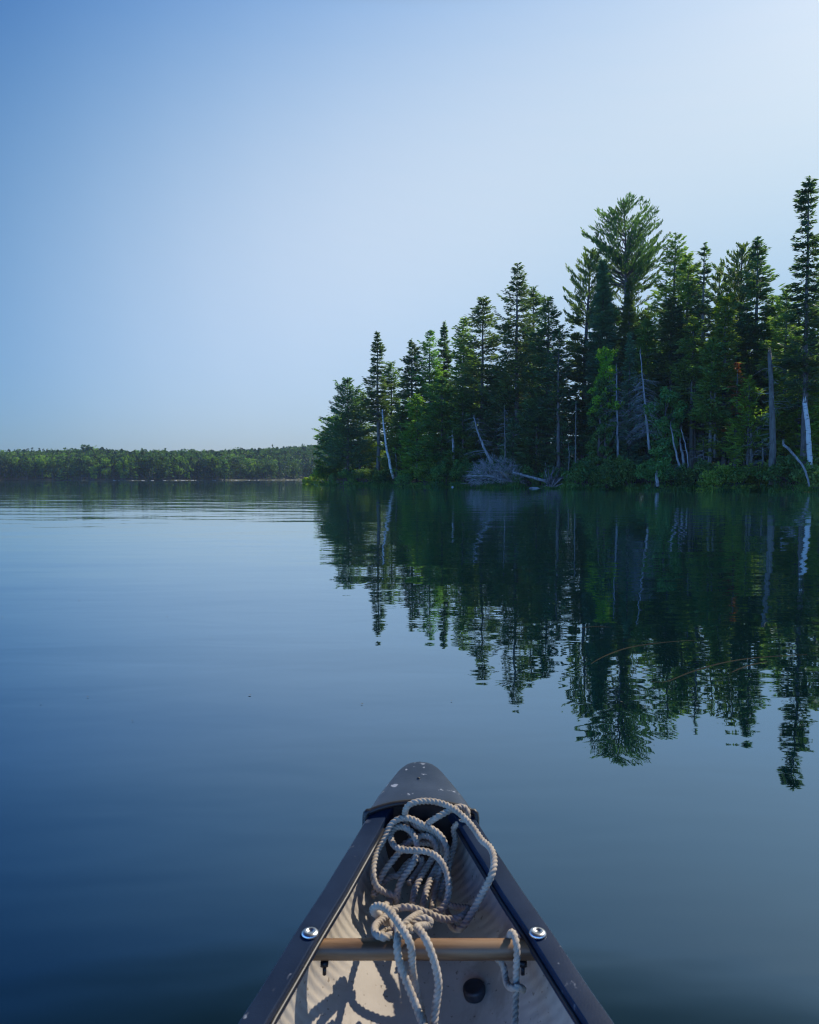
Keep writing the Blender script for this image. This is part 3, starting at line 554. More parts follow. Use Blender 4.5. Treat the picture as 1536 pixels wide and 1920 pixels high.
# shoreline fringe: grass blades and low leaves, nobody could count them
rng = np.random.default_rng(9); n = 15000
p = rng.uniform(568, 1640, n); p = np.where(rng.random(n) < .5, p, p); s = rng.random(n)**1.5*3.2-.35
D = shoreD(p)+s; x = (p-CX)/F*D; z = np.maximum(land_z(s, p), -.02); hh = rng.uniform(.12, .42, n)*(1+.6*np.sin(p*.09)*np.sin(p*.037))
V, Q = kites(rng, np.stack([x, D, z+hh*.4], -1), np.stack([rng.normal(size=n)*.35, rng.normal(size=n)*.35, np.ones(n)], -1), hh, rng.uniform(.05, .13, n))
tag(link_mesh('grass', V, Q, mats=[foliage('grass', (.03, .09, .02), (.09, .17, .03), .35, .5)]), 'short green grass and low leaves fringing the waterline', 'grass', kind='stuff')
def rock(px, py, wpx, hfrac, seed, label, m, name='rock'):
    rng = np.random.default_rng(seed); c = at_z(px, py, 0.0); w_ = wpx/F*c[1]/2
    u = np.linspace(0, math.pi, 15)[:, None]; v = np.linspace(0, 2*math.pi, 22, endpoint=False)[None]
    d = np.stack([np.sin(u)*np.cos(v), np.sin(u)*np.sin(v), np.cos(u)*np.ones_like(v)], -1)
    k = rng.normal(size=(7, 3))*2.3; ph = rng.random(7)*6; f = 1+.09*sum(np.sin(d@k[i]+ph[i]) for i in range(7))
    P = d*f[..., None]*np.array([w_, w_*.8, w_*hfrac*2]); P = P.reshape(-1, 3); P[:, 2] *= np.where(P[:, 2] < 0, .4, 1)
    nn = 22; Q = [(j*nn+i, (j+1)*nn+i, (j+1)*nn+(i+1) % nn, j*nn+(i+1) % nn) for j in range(14) for i in range(nn)]
    o = link_mesh(name, P, Q, mats=[m], smooth=True); o.location = (c[0], c[1], 0); return tag(o, label, 'rock')
ROCK = simple('rock', (.16, .17, .18), (.36, .37, .38), 1.6, .85, bmp=(.6, .05))
ROCKW = simple('pale_rock', (.4, .41, .42), (.62, .63, .64), 2.5, .8, bmp=(.5, .04))
rock(1073, 915.5, 15, .42, 1, 'whitish boulder at the waterline below the bright gap', ROCKW)
rock(1447, 920.5, 34, .12, 2, 'flat grey rock at the foot of the tall bare trunk', ROCK)
rock(600, 908.5, 22, .2, 3, 'low grey rock at the tip of the point', ROCK)
rock(1226, 918, 34, .1, 4, 'flat dark rock below the small pale stump', ROCK)
rock(849, 913.6, 5, .4, 5, 'tiny white stone in the water below the pale broken snag', ROCKW)
rock(1004, 915.6, 24, .12, 6, 'low dark rock between the silver brush and the upturned roots', ROCK)
# lily pads
rng = np.random.default_rng(12); LILY = simple('lily_pad', (.10, .2, .02), (.22, .36, .03), 2, .4)
V = []; Tt = []
for (a, b_, y0, y1, m_) in ((1494, 1560, 917.5, 923, 80), (1290, 1310, 917.5, 919.5, 8), (1340, 1420, 918.8, 920, 22)):
    for i in range(m_):
        px, py = rng.uniform(a, b_), rng.uniform(y0, y1); c = at_z(px, py, .012+.002*rng.random()); r = rng.uniform(.09, .2); st = rng.random()*6.28; n0 = len(V)
        V.append(c)
        for q in range(13):
            an = st+.2+q/12*(6.28-.4); V.append(c+np.array([math.cos(an)*r, math.sin(an)*r, .02*rng.random()+(.06 if rng.random() < .08 else 0)]))
        Tt += [(n0, n0+1+q, n0+2+q) for q in range(12)]
tag(link_mesh('lily_pads', V, None, Tt, mats=[LILY]), 'bright yellow-green lily pads floating close to the shore', 'lily pads', kind='stuff')
# sunken branches: arcs just under and at the surface
SUNK = simple('sunken_wood', (.007, .0068, .003), (.018, .016, .005), 3, .9, spec=.1)
def sunken(pts, r, label):
    P = catmull([at_z(a, b, .0) for a, b in pts], .08); k = np.linspace(0, math.pi, len(P)); P[:, 2] = -r*.72
    mb = MB(); mb.tube(P, r*np.sin(k)**.35+.0015, 6); return tag(mb.build('sunken_branch', SUNK, smooth=True), label, 'branch', 'sunken branches in the reflection')
sunken([(1100, 1250), (1130, 1232), (1180, 1214), (1250, 1204), (1325, 1199)], .005, 'long curved branch just under the surface, highest of those right of the boat')
sunken([(1200, 1275), (1245, 1279), (1290, 1262), (1350, 1244), (1420, 1233), (1536, 1226)], .005, 'long bent branch just under the surface reaching to the right edge')
sunken([(1362, 1265), (1400, 1249), (1450, 1238)], .005, 'short branch just under the surface between two longer ones near the right edge')
sunken([(1080, 1179), (1110, 1175), (1165, 1177)], .005, 'short faint branch just under the surface above the others')

rng = np.random.default_rng(77); V = []; Tt = []
for i in range(16):
    py = rng.uniform(1000, 1400); c = at_z(rng.uniform(0, 1536), py, .002); r = rng.uniform(.002, .0045)*(c[1]/3)**.6; n0 = len(V); st = rng.random()*6.28
    for q in range(5): an = st+q*6.28/5; V.append(c+np.array([math.cos(an)*r*1.6, math.sin(an)*r, .0015+.002*rng.random()]))
    Tt += [(n0, n0+1, n0+2), (n0, n0+2, n0+3), (n0, n0+3, n0+4)]
tag(link_mesh('floating_specks', V, None, Tt, mats=[simple('speck', (.03, .025, .02), (.12, .12, .08), 1.5, .8)]), 'tiny specks of pollen and leaf bits floating on the lake', 'specks', kind='stuff')

# ---------------------------------------------------------------- far wood
rng = np.random.default_rng(21)
def far_wood():
    Vs = []; mats_ = []; Qs = []; n0 = 0; MI = []
    ms = [foliage('far_dark', (.02, .045, .022), (.045, .085, .03), .3, .12), foliage('far_green', (.045, .095, .02), (.085, .155, .03), .35, .12), foliage('far_light', (.10, .19, .03), (.17, .27, .04), .4, .12), BARKL]
    for i in range(4200):
        px = rng.uniform(-330, 760) if i < 3900 else rng.uniform(-330, 1500)
        s = rng.random()**.9*138+.8; D = farD(px)+s
        g = float(far_ground(px, D)); x = (px-CX)/F*D; k = rng.random()
        pt = .5+.5*math.sin(px*.03+s*.05)*math.cos(px*.011+s*.03)
        con = rng.random() < (.62-.4*pt)
        H = rng.uniform(9.6, 11.4)*(1.0 if con else 1.0) * (1+.18*(rng.random() < .05))
        if con:
            m = 80; t = rng.random(m)**.8; r = (1-t)**.8*rng.uniform(1.7, 3.0)+.1; a = rng.random(m)*6.28
            C = np.stack([np.cos(a)*r, np.sin(a)*r, t*H*.93+H*.07], -1); Dv = np.stack([np.cos(a), np.sin(a), -.2+rng.normal(size=m)*.25], -1)
            V, Q = kites(rng, C, Dv, rng.uniform(.9, 1.8, m), rng.uniform(.6, 1.0, m)); mi = 0 if rng.random() < .8 else 1
        else:
            m = 260; cl = rng.normal(size=(9, 3)); cl /= np.linalg.norm(cl, axis=1)[:, None]; R_ = rng.uniform(2.8, 4.8)
            cl = cl*R_*.62*np.array([1, 1, 1.25]) + np.array([0, 0, H*.64]); V, Q = leaf_cloud(rng, cl, np.full(9, R_*.5), m, .95); mi = 1 if rng.random() < .72 else (2 if rng.random() < .5 else 0)
            if rng.random() < .5:   # lower skirt
                V2, Q2 = leaf_cloud(rng, np.array([[0, 0, H*.3], [.8, 0, H*.2], [-.7, -.4, H*.35]]), np.full(3, R_*.6), 60, .9); V = np.vstack([V, V2]); Q = np.vstack([Q, Q2+4*m])
        V = V+np.array([x, D, g]); Vs.append(V); Qs.append(Q+n0); n0 += len(V); MI += [mi]*len(Q)
        # stem
        if s < 30:
            wv = .13; V = np.array([[x-wv, D, g-.4], [x+wv, D, g-.4], [x+wv*.5, D, g+H*.7], [x-wv*.5, D, g+H*.7], [x, D-wv, g-.4], [x, D+wv, g-.4], [x, D+wv*.5, g+H*.7], [x, D-wv*.5, g+H*.7]])
            Vs.append(V); Qs.append(np.array([[0, 1, 2, 3], [4, 5, 6, 7]])+n0); n0 += 8; MI += [3, 3]
    return link_mesh('far_forest', np.vstack(Vs), np.vstack(Qs), mats=ms, mi4=MI)
tag(far_wood(), 'mixed green forest covering the low hill across the lake', 'forest', kind='stuff')
def FT(kind, px, py, wpx, s, label, **k):
    D = float(farD(px))+s; g = float(far_ground(px, D)); H = float(at_y(px, py, D)[2])-g; Rm = wpx/2/F*D
    if kind == 'pine_tree' or kind == 'fir_tree': o = conifer(kind, ((px-CX)/F*D, D, g), H, Rm, int(px*3), tw=(1.0, 1.8), wid=.6, gap=.9, **k)
    else: o = broadleaf(kind, ((px-CX)/F*D, D, g), H, Rm, int(px*3), leaf=.7, dens=.14, n_l=12, **k)
    tag(o, label, 'tree', 'trees that stand out on the far shore')
FT('pine_tree', 162, 834, 16, 100, 'pine sticking up above the skyline of the far wood', c0=.6, dens=.5, prof='dome', fm='pine', rise=.4)
FT('pine_tree', 171, 838, 10, 100, 'smaller pine just right of the one above the far skyline', c0=.6, dens=.5, prof='dome', fm='pine', rise=.4)
FT('fir_tree', 122, 865, 22, 3, 'pointed fir at the water on the far shore, left of the pale round tree', c0=.05, dens=.5, fm='green')
FT('broadleaf_tree', 177, 870, 20, 2, 'pale round tree at the water on the far shore', fm='lit', c0=.1)
FT('broadleaf_tree', 232, 858, 26, 3, 'tall yellow-green tree on the far shore left of the bay', fm='lit', c0=.1)
FT('broadleaf_tree', 352, 862, 20, 3, 'light green tree in the middle of the far shore', fm='lit', c0=.1)
FT('broadleaf_tree', 422, 862, 20, 3, 'light green tree on the far shore where it turns away', fm='lit', c0=.1)
FT('fir_tree', 305, 866, 20, 3, 'dark fir at the water in the middle of the far shore', c0=.05, dens=.5, fm='spruce')
# pale stones along the far waterline
V = []; Q = []
for i in range(46):
    px = rng.uniform(200, 600); D = farD(px)-.6; x = (px-CX)/F*D; a, h_ = rng.uniform(.2, .8), rng.uniform(.1, .32); n0 = len(V)
    for (sx, sy, sz) in ((-1, -1, 0), (1, -1, 0), (1, 1, 0), (-1, 1, 0), (-.6, -.6, 1), (.5, -.7, .9), (.6, .5, 1), (-.5, .6, .8)): V.append((x+a*sx*rng.uniform(.8, 1.1), D+a*sy, h_*sz-.05))
    Q += [[n0+q for q in f] for f in ((0, 1, 5, 4), (1, 2, 6, 5), (2, 3, 7, 6), (3, 0, 4, 7), (4, 5, 6, 7))]
tag(link_mesh('shore_stones', V, Q, mats=[ROCK]), 'row of pale stones along the far waterline', 'stones', kind='stuff')

# ---------------------------------------------------------------- canoe
AX = .0175                                       # the canoe's centre line in x; it points along +Y
def zg(D): return float(np.interp(D, [-3.6, -3.0, -1.2, 0, .5, .8, 1.1, 1.30], [.50, .43, .36, .375, .40, .425, .465, .50]))
def gD(py):
    a = TH+math.atan((py-CY)/F); lo, hi = .3, 2.0
    for _ in range(50):
        m_ = (lo+hi)/2
        if CAMZ-m_*math.tan(a) > zg(m_): lo = m_
        else: hi = m_
    return lo
WT = [(1439, 2), (1440, 26), (1443, 45), (1450, 66), (1457, 82), (1475, 113), (1500, 152), (1538, 203), (1680, 381), (1749, 476), (1920, 700)]
gd = []
for py, wpx in WT:
    D = gD(py); dep = D*math.cos(TH)+(CAMZ-zg(D))*math.sin(TH); gd.append((D, wpx/2/F*dep))
gd = gd[::-1]; TIP = gd[-1][0]
GD = np.array([(-3.45, .002), (-3.4, .05), (-2.9, .2), (-2.0, .36), (-1.2, .42), (-.3, .385), (.3, .29)] + gd)
def Wout(D): return float(np.interp(D, GD[:, 0], GD[:, 1]))
GW = .0305
def Win(D): return max(.0, Wout(D)-GW)
def Hin(D): return float(np.interp(D, [-3.3, -2.5, -1, .2, .6, .85, 1.0, 1.3], [.2, .3, .325, .31, .2, .145, .125, .12]))
def hw(D, q):      # inner half width of the hull at depth fraction q
    Ww = max(.004, Wout(D)-.016); return Ww*(1+.03*math.sin(min(q, .5)*math.pi*2*.5))*max(0, 1-q**3.2)**.5
canoe = empty('canoe', (AX, 0, 0)); tag(canoe, 'bow of a canoe with dark gunwales and beige inside, pointing out onto the lake', 'canoe')
# plastic of gunwales and deck: dark blue-grey with scuffs
def plastic(nm='gunwale_plastic', cc=((.009, .018, .040), (.018, .033, .066)), th=(.645, .69), gs=7, gt=(.5, .62)):
    m, nt, b = mat(nm); f = noise(nt, 9, 6, .6)
    c1 = ramp(nt, f, [(.35, cc[0]), (.7, cc[1])])
    g = noise(nt, 60, 3, .5, dist=.4); k = ramp(nt, g, [(th[0], (0, 0, 0)), (th[1], (1, 1, 1))])
    g2 = noise(nt, gs, 2, .5); k2 = ramp(nt, g2, [(gt[0], (0, 0, 0)), (gt[1], (1, 1, 1))])
    mm = nt.nodes.new('ShaderNodeMath'); mm.operation = 'MULTIPLY'; nt.links.new(k, mm.inputs[0]); nt.links.new(k2, mm.inputs[1])
    mx = nt.nodes.new('ShaderNodeMix'); mx.data_type = 'RGBA'; nt.links.new(mm.outputs[0], mx.inputs[0]); nt.links.new(c1, mx.inputs[6]); mx.inputs[7].default_value = (.28, .31, .36, 1)
    nt.links.new(mx.outputs[2], b.inputs['Base Color']); b.inputs['Roughness'].default_value = .34; b.inputs['Specular IOR Level'].default_value = .16
    h = noise(nt, 420, 2, .5); bump(nt, b, h, .25, .0006); return m
PLAS = plastic()
PLAS2 = plastic('deck_plastic', ((.026, .042, .068), (.055, .078, .115)), (.645, .69), 30, (.45, .53))
BLK = simple('black_rubber', (.004, .004, .006), (.012, .012, .016), 30, .45)
HULLO = simple('hull_skin', (.02, .05, .05), (.035, .07, .07), 6, .4)
def liner():
    m, nt, b = mat('hull_lining'); f = noise(nt, 14, 5, .6); fl = noise(nt, 60, 3)
    c1 = ramp(nt, f, [(.3, (.39, .335, .265)), (.7, (.51, .45, .365))])
    d = noise(nt, 5, 6, .7, dist=1.0); k = ramp(nt, d, [(.56, (0, 0, 0)), (.66, (1, 1, 1))])
    mx = nt.nodes.new('ShaderNodeMix'); mx.data_type = 'RGBA'; mx.inputs[7].default_value = (.22, .18, .13, 1)
    mlt = nt.nodes.new('ShaderNodeMath'); mlt.operation = 'MULTIPLY'; mlt.inputs[1].default_value = .55; nt.links.new(k, mlt.inputs[0]); nt.links.new(mlt.outputs[0], mx.inputs[0])
    nt.links.new(c1, mx.inputs[6]); gr = ramp(nt, noise(nt, 160, 2, .5), [(.27, (.3, .26, .22)), (.33, (1, 1, 1))])
    mg = nt.nodes.new('ShaderNodeMix'); mg.data_type = 'RGBA'; mg.blend_type = 'MULTIPLY'; mg.inputs[0].default_value = .8; nt.links.new(mx.outputs[2], mg.inputs[6]); nt.links.new(gr, mg.inputs[7])
    nt.links.new(mg.outputs[2], b.inputs['Base Color']); b.inputs['Roughness'].default_value = .75
    # fine weave along the floor, coarser ripples down the sides
    tc = nt.nodes.new('ShaderNodeTexCoord')
    w1 = nt.nodes.new('ShaderNodeTexWave'); w1.bands_direction = 'X'; w1.inputs['Scale'].default_value = 130; w1.inputs['Distortion'].default_value = .4; nt.links.new(tc.outputs['Object'], w1.inputs[0])
    w2 = nt.nodes.new('ShaderNodeTexWave'); w2.bands_direction = 'DIAGONAL'; w2.inputs['Scale'].default_value = 42; w2.inputs['Distortion'].default_value = 1.6; w2.inputs['Detail'].default_value = 2; w2.inputs['Detail Scale'].default_value = 2
    mp = nt.nodes.new('ShaderNodeMapping'); mp.inputs['Scale'].default_value = (.15, 1, .5); nt.links.new(tc.outputs['Object'], mp.inputs[0]); nt.links.new(mp.outputs[0], w2.inputs[0])
    ge = nt.nodes.new('ShaderNodeNewGeometry'); sx = nt.nodes.new('ShaderNodeSeparateXYZ'); nt.links.new(ge.outputs['True Normal'], sx.inputs[0])
    ab = nt.nodes.new('ShaderNodeMath'); ab.operation = 'ABSOLUTE'; nt.links.new(sx.outputs[2], ab.inputs[0])
    st = nt.nodes.new('ShaderNodeMapRange'); st.inputs[1].default_value = .45; st.inputs[2].default_value = .75; nt.links.new(ab.outputs[0], st.inputs[0])
    a1 = nt.nodes.new('ShaderNodeMath'); a1.operation = 'MULTIPLY'; a1.inputs[1].default_value = .045; nt.links.new(w1.outputs['Fac'], a1.inputs[0])
    mm = nt.nodes.new('ShaderNodeMix'); mm.data_type = 'FLOAT'; nt.links.new(st.outputs[0], mm.inputs[0]); nt.links.new(w2.outputs['Fac'], mm.inputs[2]); nt.links.new(a1.outputs[0], mm.inputs[3])
    bump(nt, b, mm.outputs[0], .9, .0008); return m
LINER = liner()
# hull: outer skin + inner lining in one closed shell
Ds = np.concatenate([np.linspace(-3.44, .3, 50), np.linspace(.36, 1.18, 70), TIP-.12*(1-np.linspace(0, 1, 18))**1.5])
Ds = np.unique(np.round(Ds[Ds < TIP-.004], 5)); nq = 21
def section(D, out):
    pts = []
    for i in range(-nq+1, nq):
        a = i/(nq-1); q = 1-abs(a); sgn = -1 if a < 0 else 1
        # q: 0 at gunwale, 1 at keel
        qq = q; half = hw(D, qq) if not out else max(.002, Wout(D)-.012)*max(0, 1-qq**2.2)**.55
        zt = zg(D)-.003; H_ = Hin(D) if not out else zt+.07-.0*D
        if out: H_ = min(H_, zt+.07); H_ *= float(np.interp(D, [-3.45, -2.9, .8, TIP], [.7, 1, 1, .8]))
        pts.append((sgn*half, D, zt-H_*(1-(1-qq)**1.15) if out else zt-H_*qq))
    return pts
def shell(out):
    V = []
    for D in Ds: V += section(D, out)
    m_ = 2*nq-1; Q = [(j*m_+i, j*m_+i+1, (j+1)*m_+i+1, (j+1)*m_+i) for j in range(len(Ds)-1) for i in range(m_-1)]
    return np.array(V), np.array(Q)
# finer spacing in q near the keel for a smooth round bottom
_oldhw = hw
V, Q = shell(False); hl = link_mesh('lining', V, Q[:, ::-1], mats=[LINER], smooth=True)
V, Q = shell(True); ho = link_mesh('hull', V, Q, mats=[HULLO], smooth=True, parent=canoe); hl.parent = canoe
# gunwales: a channel section swept along the edge
def gunwale(sg):
    prof = [(0, -.026), (0, .0015), (.0012, .0042), (.0034, .0062), (GW*.5, .0070), (GW-.0012, .0064), (GW, .005), (GW, -.016), (GW-.004, -.017), (GW-.004, -.022)]
    Dg = np.concatenate([np.linspace(-3.36, .3, 40), np.linspace(.33, 1.185, 60)]); V = []; m_ = len(prof)
    for D in Dg:
        Wo = Wout(D)+.0005
        for (o_, z_) in prof: V.append((sg*(Wo-min(o_, Wo-.001)), D, zg(D)+z_))
    Q = [(j*m_+i, j*m_+(i+1) % m_, (j+1)*m_+(i+1) % m_, (j+1)*m_+i) for j in range(len(Dg)-1) for i in range(m_)]
    if sg > 0: Q = [q[::-1] for q in Q]
    o = link_mesh('gunwale', V, Q, mats=[PLAS], parent=canoe, smooth=True); return o
for sg in (-1, 1):
    g_ = gunwale(sg)
    bv = g_.modifiers.new('edge', 'EDGE_SPLIT'); bv.split_angle = R(28)
# black bead along the inner lip
for sg in (-1, 1):
    mb = MB(); Dg = np.linspace(-3.2, 1.12, 90); mb.tube([(sg*(Wout(D)-GW-.0005), D, zg(D)-.006) for D in Dg], .0032, 6); mb.build('inner_bead', BLK, canoe, True)
# deck plate
D0 = gD(1536); DE = []; nu = 25
Dk = np.concatenate([np.linspace(D0, TIP-.05, 16), TIP-.05*(1-np.linspace(0, 1, 22)[1:])**2.0]); V = []
for j, D in enumerate(Dk):
    Wd = Wout(min(D, TIP-.0002))+.0025
    for i in range(nu):
        u = -1+2*i/(nu-1); back = .016*(1-u*u)*max(0, 1-(D-D0)/.05)          # the rear edge arches forward in the middle
        V.append((u*Wd, D+back*1.0, zg(D)+.0095+.011*(1-abs(u)**2.6)*(1-.92*(D-D0)/(TIP-D0)) - .004*(abs(u) > .97)))
nv = len(V)
for v in V[:nv]: V = V + [(v[0], v[1], v[2]-.006)] if False else V
V = np.array(V); lower = V.copy(); lower[:, 2] -= .005
Q = [(j*nu+i, j*nu+i+1, (j+1)*nu+i+1, (j+1)*nu+i) for j in range(len(Dk)-1) for i in range(nu-1)]
Q2 = [tuple(nv+a for a in q[::-1]) for q in Q]
# skirt along the outer edge
sk = V.copy(); ring = [j*nu for j in range(len(Dk))][::1] ; ring = ring + [(len(Dk)-1)*nu+i for i in range(1, nu)] + [j*nu+nu-1 for j in range(len(Dk)-2, -1, -1)]
S = V[ring].copy(); S[:, 2] -= .03; n0 = 2*nv; VV = np.vstack([V, lower, S]); QS = [(ring[i], ring[i+1], n0+i+1, n0+i) for i in range(len(ring)-1)]
fr = list(range(nu)); QF = [(fr[i+1], fr[i], nv+fr[i], nv+fr[i+1]) for i in range(nu-1)]
deck = link_mesh('deck_plate', VV, Q+Q2+QS+QF, mats=[PLAS2], parent=canoe, smooth=True)
es = deck.modifiers.new('edge', 'EDGE_SPLIT'); es.split_angle = R(40)
# black lip along the deck's rear edge, wrapping down round the gunwales
mb = MB(); P = []
for i in range(31):
    u = -1+2*i/30; Wd = Wout(D0)+.002; P.append((u*Wd, D0-.003+.016*(1-u*u), zg(D0)+.0105+.011*(1-abs(u)**2.6)))
P = [(-Wd-.001, D0-.006, zg(D0)-.016)] + P + [(Wd+.001, D0-.006, zg(D0)-.016)]
mb.tube(catmull(P, .006), .0048, 8); mb.build('deck_lip', BLK, canoe, True)
# small drain hole and its rim near the tip
c = at_z(785, 1449, zg(TIP)+.014); mb = MB(); ph = np.linspace(0, 2*math.pi, 11)
mb.tube([(c[0]-AX, c[1], zg(c[1])+.0085), (c[0]-AX, c[1], zg(c[1])+.0215-.0052)], .0026, 10); mb.build('rivet_hole', BLK, canoe, True)
# added black sheet closing the bow, painting in the shade under the deck
Db = 1.165; V = [(0, Db, zg(Db)+.009)] + section(Db, False); V = [(a*1.02, b_, c_+(.008 if c_ > zg(Db)-.01 else 0)) for a, b_, c_ in V]
link_mesh('shade_sheet', V, None, [(0, i, i+1) for i in range(1, len(V)-1)], mats=[BLK], parent=canoe)
# carry handle (wooden crossbar) at photo y 1757..1800
DH = gD(1752)-.012; zh = zg(DH)-.020; DB = DH; DH = DH+.016; hx = Wout(DH)-.012
WOOD = simple('handle_wood', (.07, .03, .012), (.26, .15, .075), 6, .45, .36, .62, bmp=(.25, .001), vscale=(1, 9, 9), detail=6)
mb = MB(); xs = np.linspace(-hx, hx, 30); mb.tube([(x, DH, zh) for x in xs], .0122, 20)
handle = mb.build('carry_handle', WOOD, canoe, True)
STEEL = simple('steel', (.42, .43, .45), (.66, .68, .70), 90, .32, metal=1)
for sg in (-1, 1):
    mb = MB(); bx_ = sg*(Wout(DB)-.0225); z0_ = zg(DB)+.0072
    prof = [(0.0105, 0), (.0108, .0012), (.0098, .0028), (.0075, .0042), (.0042, .0046), (.0036, .0030), (.0001, .0028)]; n_ = 24; V = []
    for (r_, z_) in prof:
        for q in range(n_): a = q*2*math.pi/n_; V.append((bx_+r_*math.cos(a), DB+.004+r_*math.sin(a), z0_+z_))
    Q = [(j*n_+i, j*n_+(i+1) % n_, (j+1)*n_+(i+1) % n_, (j+1)*n_+i) for j in range(len(prof)-1) for i in range(n_)]
    link_mesh('bolt_head', V, Q, mats=[STEEL], parent=canoe, smooth=True)
    mb = MB(); mb.tube([(sg*(Wout(DH)-.034), DH-.004, zh-.012), (sg*(Wout(DH)-.034), DH-.004, zh-.018)], .0055, 6); mb.tube([(sg*(Wout(DH)-.034), DH-.004, zh-.02), (sg*(Wout(DH)-.034), DH-.005, zh-.029)], .0024, 8)
    mb.build('bolt_nut', BLK, canoe, False)
# black rubber plug on the floor
def floor_z(D, x):
    W_ = max(.004, Wout(D)-.016); k = min(.999, abs(x)/W_); q = (1-k*k)**(1/3.2); return zg(D)-.003-Hin(D)*q
def on_floor(px, py, lift=0):
    lo, hi = .5, 1.27
    r = ray(px, py)
    for k in range(400):
        t = .5+k*.0025; p_ = np.array([0, 0, CAMZ])+r*t
        if p_[1] < TIP-.01 and abs(p_[0]-AX) < Wout(p_[1])-.017 and p_[2] < floor_z(p_[1], p_[0]-AX)+lift: return p_
        if p_[1] < TIP-.01 and abs(p_[0]-AX) >= Wout(p_[1])-.017 and p_[2] < zg(p_[1]): return p_
    return p_
c = on_floor(890, 1864); mb = MB(); prof = [(.0145, -.004), (.0148, .005), (.0140, .0082), (.0118, .0096), (.0100, .0090), (.0001, .0094)]; V = []; n_ = 26
for (r_, z_) in prof:
    for q in range(n_): a = q*2*math.pi/n_; V.append((r_*math.cos(a), r_*math.sin(a), z_))
Q = [(j*n_+i, j*n_+(i+1) % n_, (j+1)*n_+(i+1) % n_, (j+1)*n_+i) for j in range(len(prof)-1) for i in range(n_)]
pl = link_mesh('floor_plug', V, Q, mats=[simple('plug_rubber', (.012, .014, .02), (.03, .033, .042), 60, .5)], parent=canoe, smooth=True); pl.location = (c[0]-AX, c[1], c[2]+.003); pl.rotation_euler = (.12, -.2, 0)

# ---------------------------------------------------------------- ropes
def rope_mat():
    m, nt, b = mat('rope_fibre'); f = noise(nt, 60, 5, .65); nt.links.new(ramp(nt, f, [(.3, (.27, .22, .165)), (.7, (.48, .41, .325))]), b.inputs['Base Color'])
    b.inputs['Roughness'].default_value = .85; h = noise(nt, 900, 2, .6); bump(nt, b, h, .5, .0006); return m
ROPE = rope_mat()
def rope_tube(mb, P, rad=.0050, n=24, lobes=3, pitch=.020, depth=.42, step=.0011):
    P = catmull(P, .01)
    for _ in range(2): P[1:-1] = (P[:-2]+2*P[1:-1]+P[2:])/4
    P = catmull(P, step); L = np.concatenate([[0], np.cumsum(np.linalg.norm(np.diff(P, axis=0), axis=1))])
    def fn(rr, ph):
        a = lobes/2*(ph[None]-2*math.pi*L[:, None]/pitch); return rr*(1-depth+depth*np.abs(np.cos(a))**.75)
    mb.tube(P, rad, n, True, fn)
Z = lambda ox, oy, sc, pts: [(ox+a/sc, oy+b/sc, h) for a, b, h in pts]
def lay(pts, rr=.006):
    out = []
    for px, py, h in pts:           # h: height of the rope relative to the gunwale top, metres
        z = .45+h
        for _ in range(6):
            p_ = at_z(px, py, z); z = zg(min(p_[1], 1.25))+h
        p_ = at_z(px, py, z); D = p_[1]; x = p_[0]-AX
        if h < .004:
            q = min(1, max(0, -h/Hin(D))); lim = min(hw(D, q), max(Win(D), .004) if h > -.02 else 9)-rr
            x = float(np.clip(x, -max(lim, .002), max(lim, .002)))
            fz = floor_z(D, x)+rr*.9
            if p_[2] < fz: p_[2] = fz
        out.append((x+AX, D, p_[2]))
    return np.array(out)
C1 = lambda pts: Z(640, 1420, 4.267, pts)
CA = lambda pts: Z(640, 1680, 6.4, pts)
CB = lambda pts: Z(860, 1680, 5.12, pts)
mb = MB()
# the big arc over the deck lip, along the right gunwale and back into the boat
s1 = C1([(560, 640, -.05), (520, 540, -.02), (508, 450, .012), (520, 395, .03), (580, 358, .038), (700, 345, .036), (830, 372, .032), (930, 430, .032), (1010, 505, .028), (1080, 592, .022), (1122, 668, .02),
         (1160, 690, .022), (1205, 735, .024), (1228, 820, .022), (1215, 920, .018), (1180, 990, .008), (1125, 1095, -.012), (1055, 1225, -.035), (985, 1345, -.05), (930, 1388, -.055), (880, 1350, -.06), (855, 1260, -.075), (800, 1190, -.08), (740, 1140, -.08), (700, 1060, -.075), (740, 960, -.06), (790, 900, -.055), (830, 820, -.05)])
s2 = C1([(640, 580, -.03), (690, 530, .0), (760, 480, .022), (860, 430, .026), (930, 396, .026), (985, 398, .024), (1014, 440, .020), (1005, 500, .010), (975, 560, -.012), (930, 650, -.03), (890, 750, -.04), (862, 850, -.05), (850, 960, -.06), (800, 1060, -.07), (760, 1150, -.075), (860, 1185, -.07), (960, 1205, -.065), (1040, 1205, -.055), (1000, 1255, -.045), (920, 1292, -.045), (830, 1300, -.045), (740, 1268, -.04), (660, 1234, -.035), (570, 1202, -.03), (480, 1196, -.03), (400, 1225, -.04), (350, 1190, -.06), (420, 1130, -.07)])
s3 = C1([(470, 1120, -.06), (300, 1060, -.05), (262, 1000, -.035), (252, 900, -.025), (272, 780, -.02), (320, 655, -.012), (370, 580, -.004), (420, 510, .004), (500, 480, .008), (590, 497, .006), (650, 545, .002), (740, 572, -.004), (810, 640, -.012), (848, 730, -.025), (840, 820, -.04), (790, 900, -.05), (760, 1000, -.06)])
s4 = C1([(440, 1170, -.07), (450, 1060, -.05), (490, 960, -.038), (560, 880, -.028), (605, 790, -.02), (612, 680, -.012), (570, 600, -.008), (500, 552, -.006), (430, 560, -.008), (392, 610, -.01), (400, 680, -.012), (460, 740, -.012), (540, 742, -.012), (620, 745, -.008), (700, 755, -.01), (780, 800, -.012), (832, 880, -.018), (862, 980, -.026), (862, 1080, -.036), (838, 1180, -.045), (780, 1235, -.05), (700, 1250, -.055)])
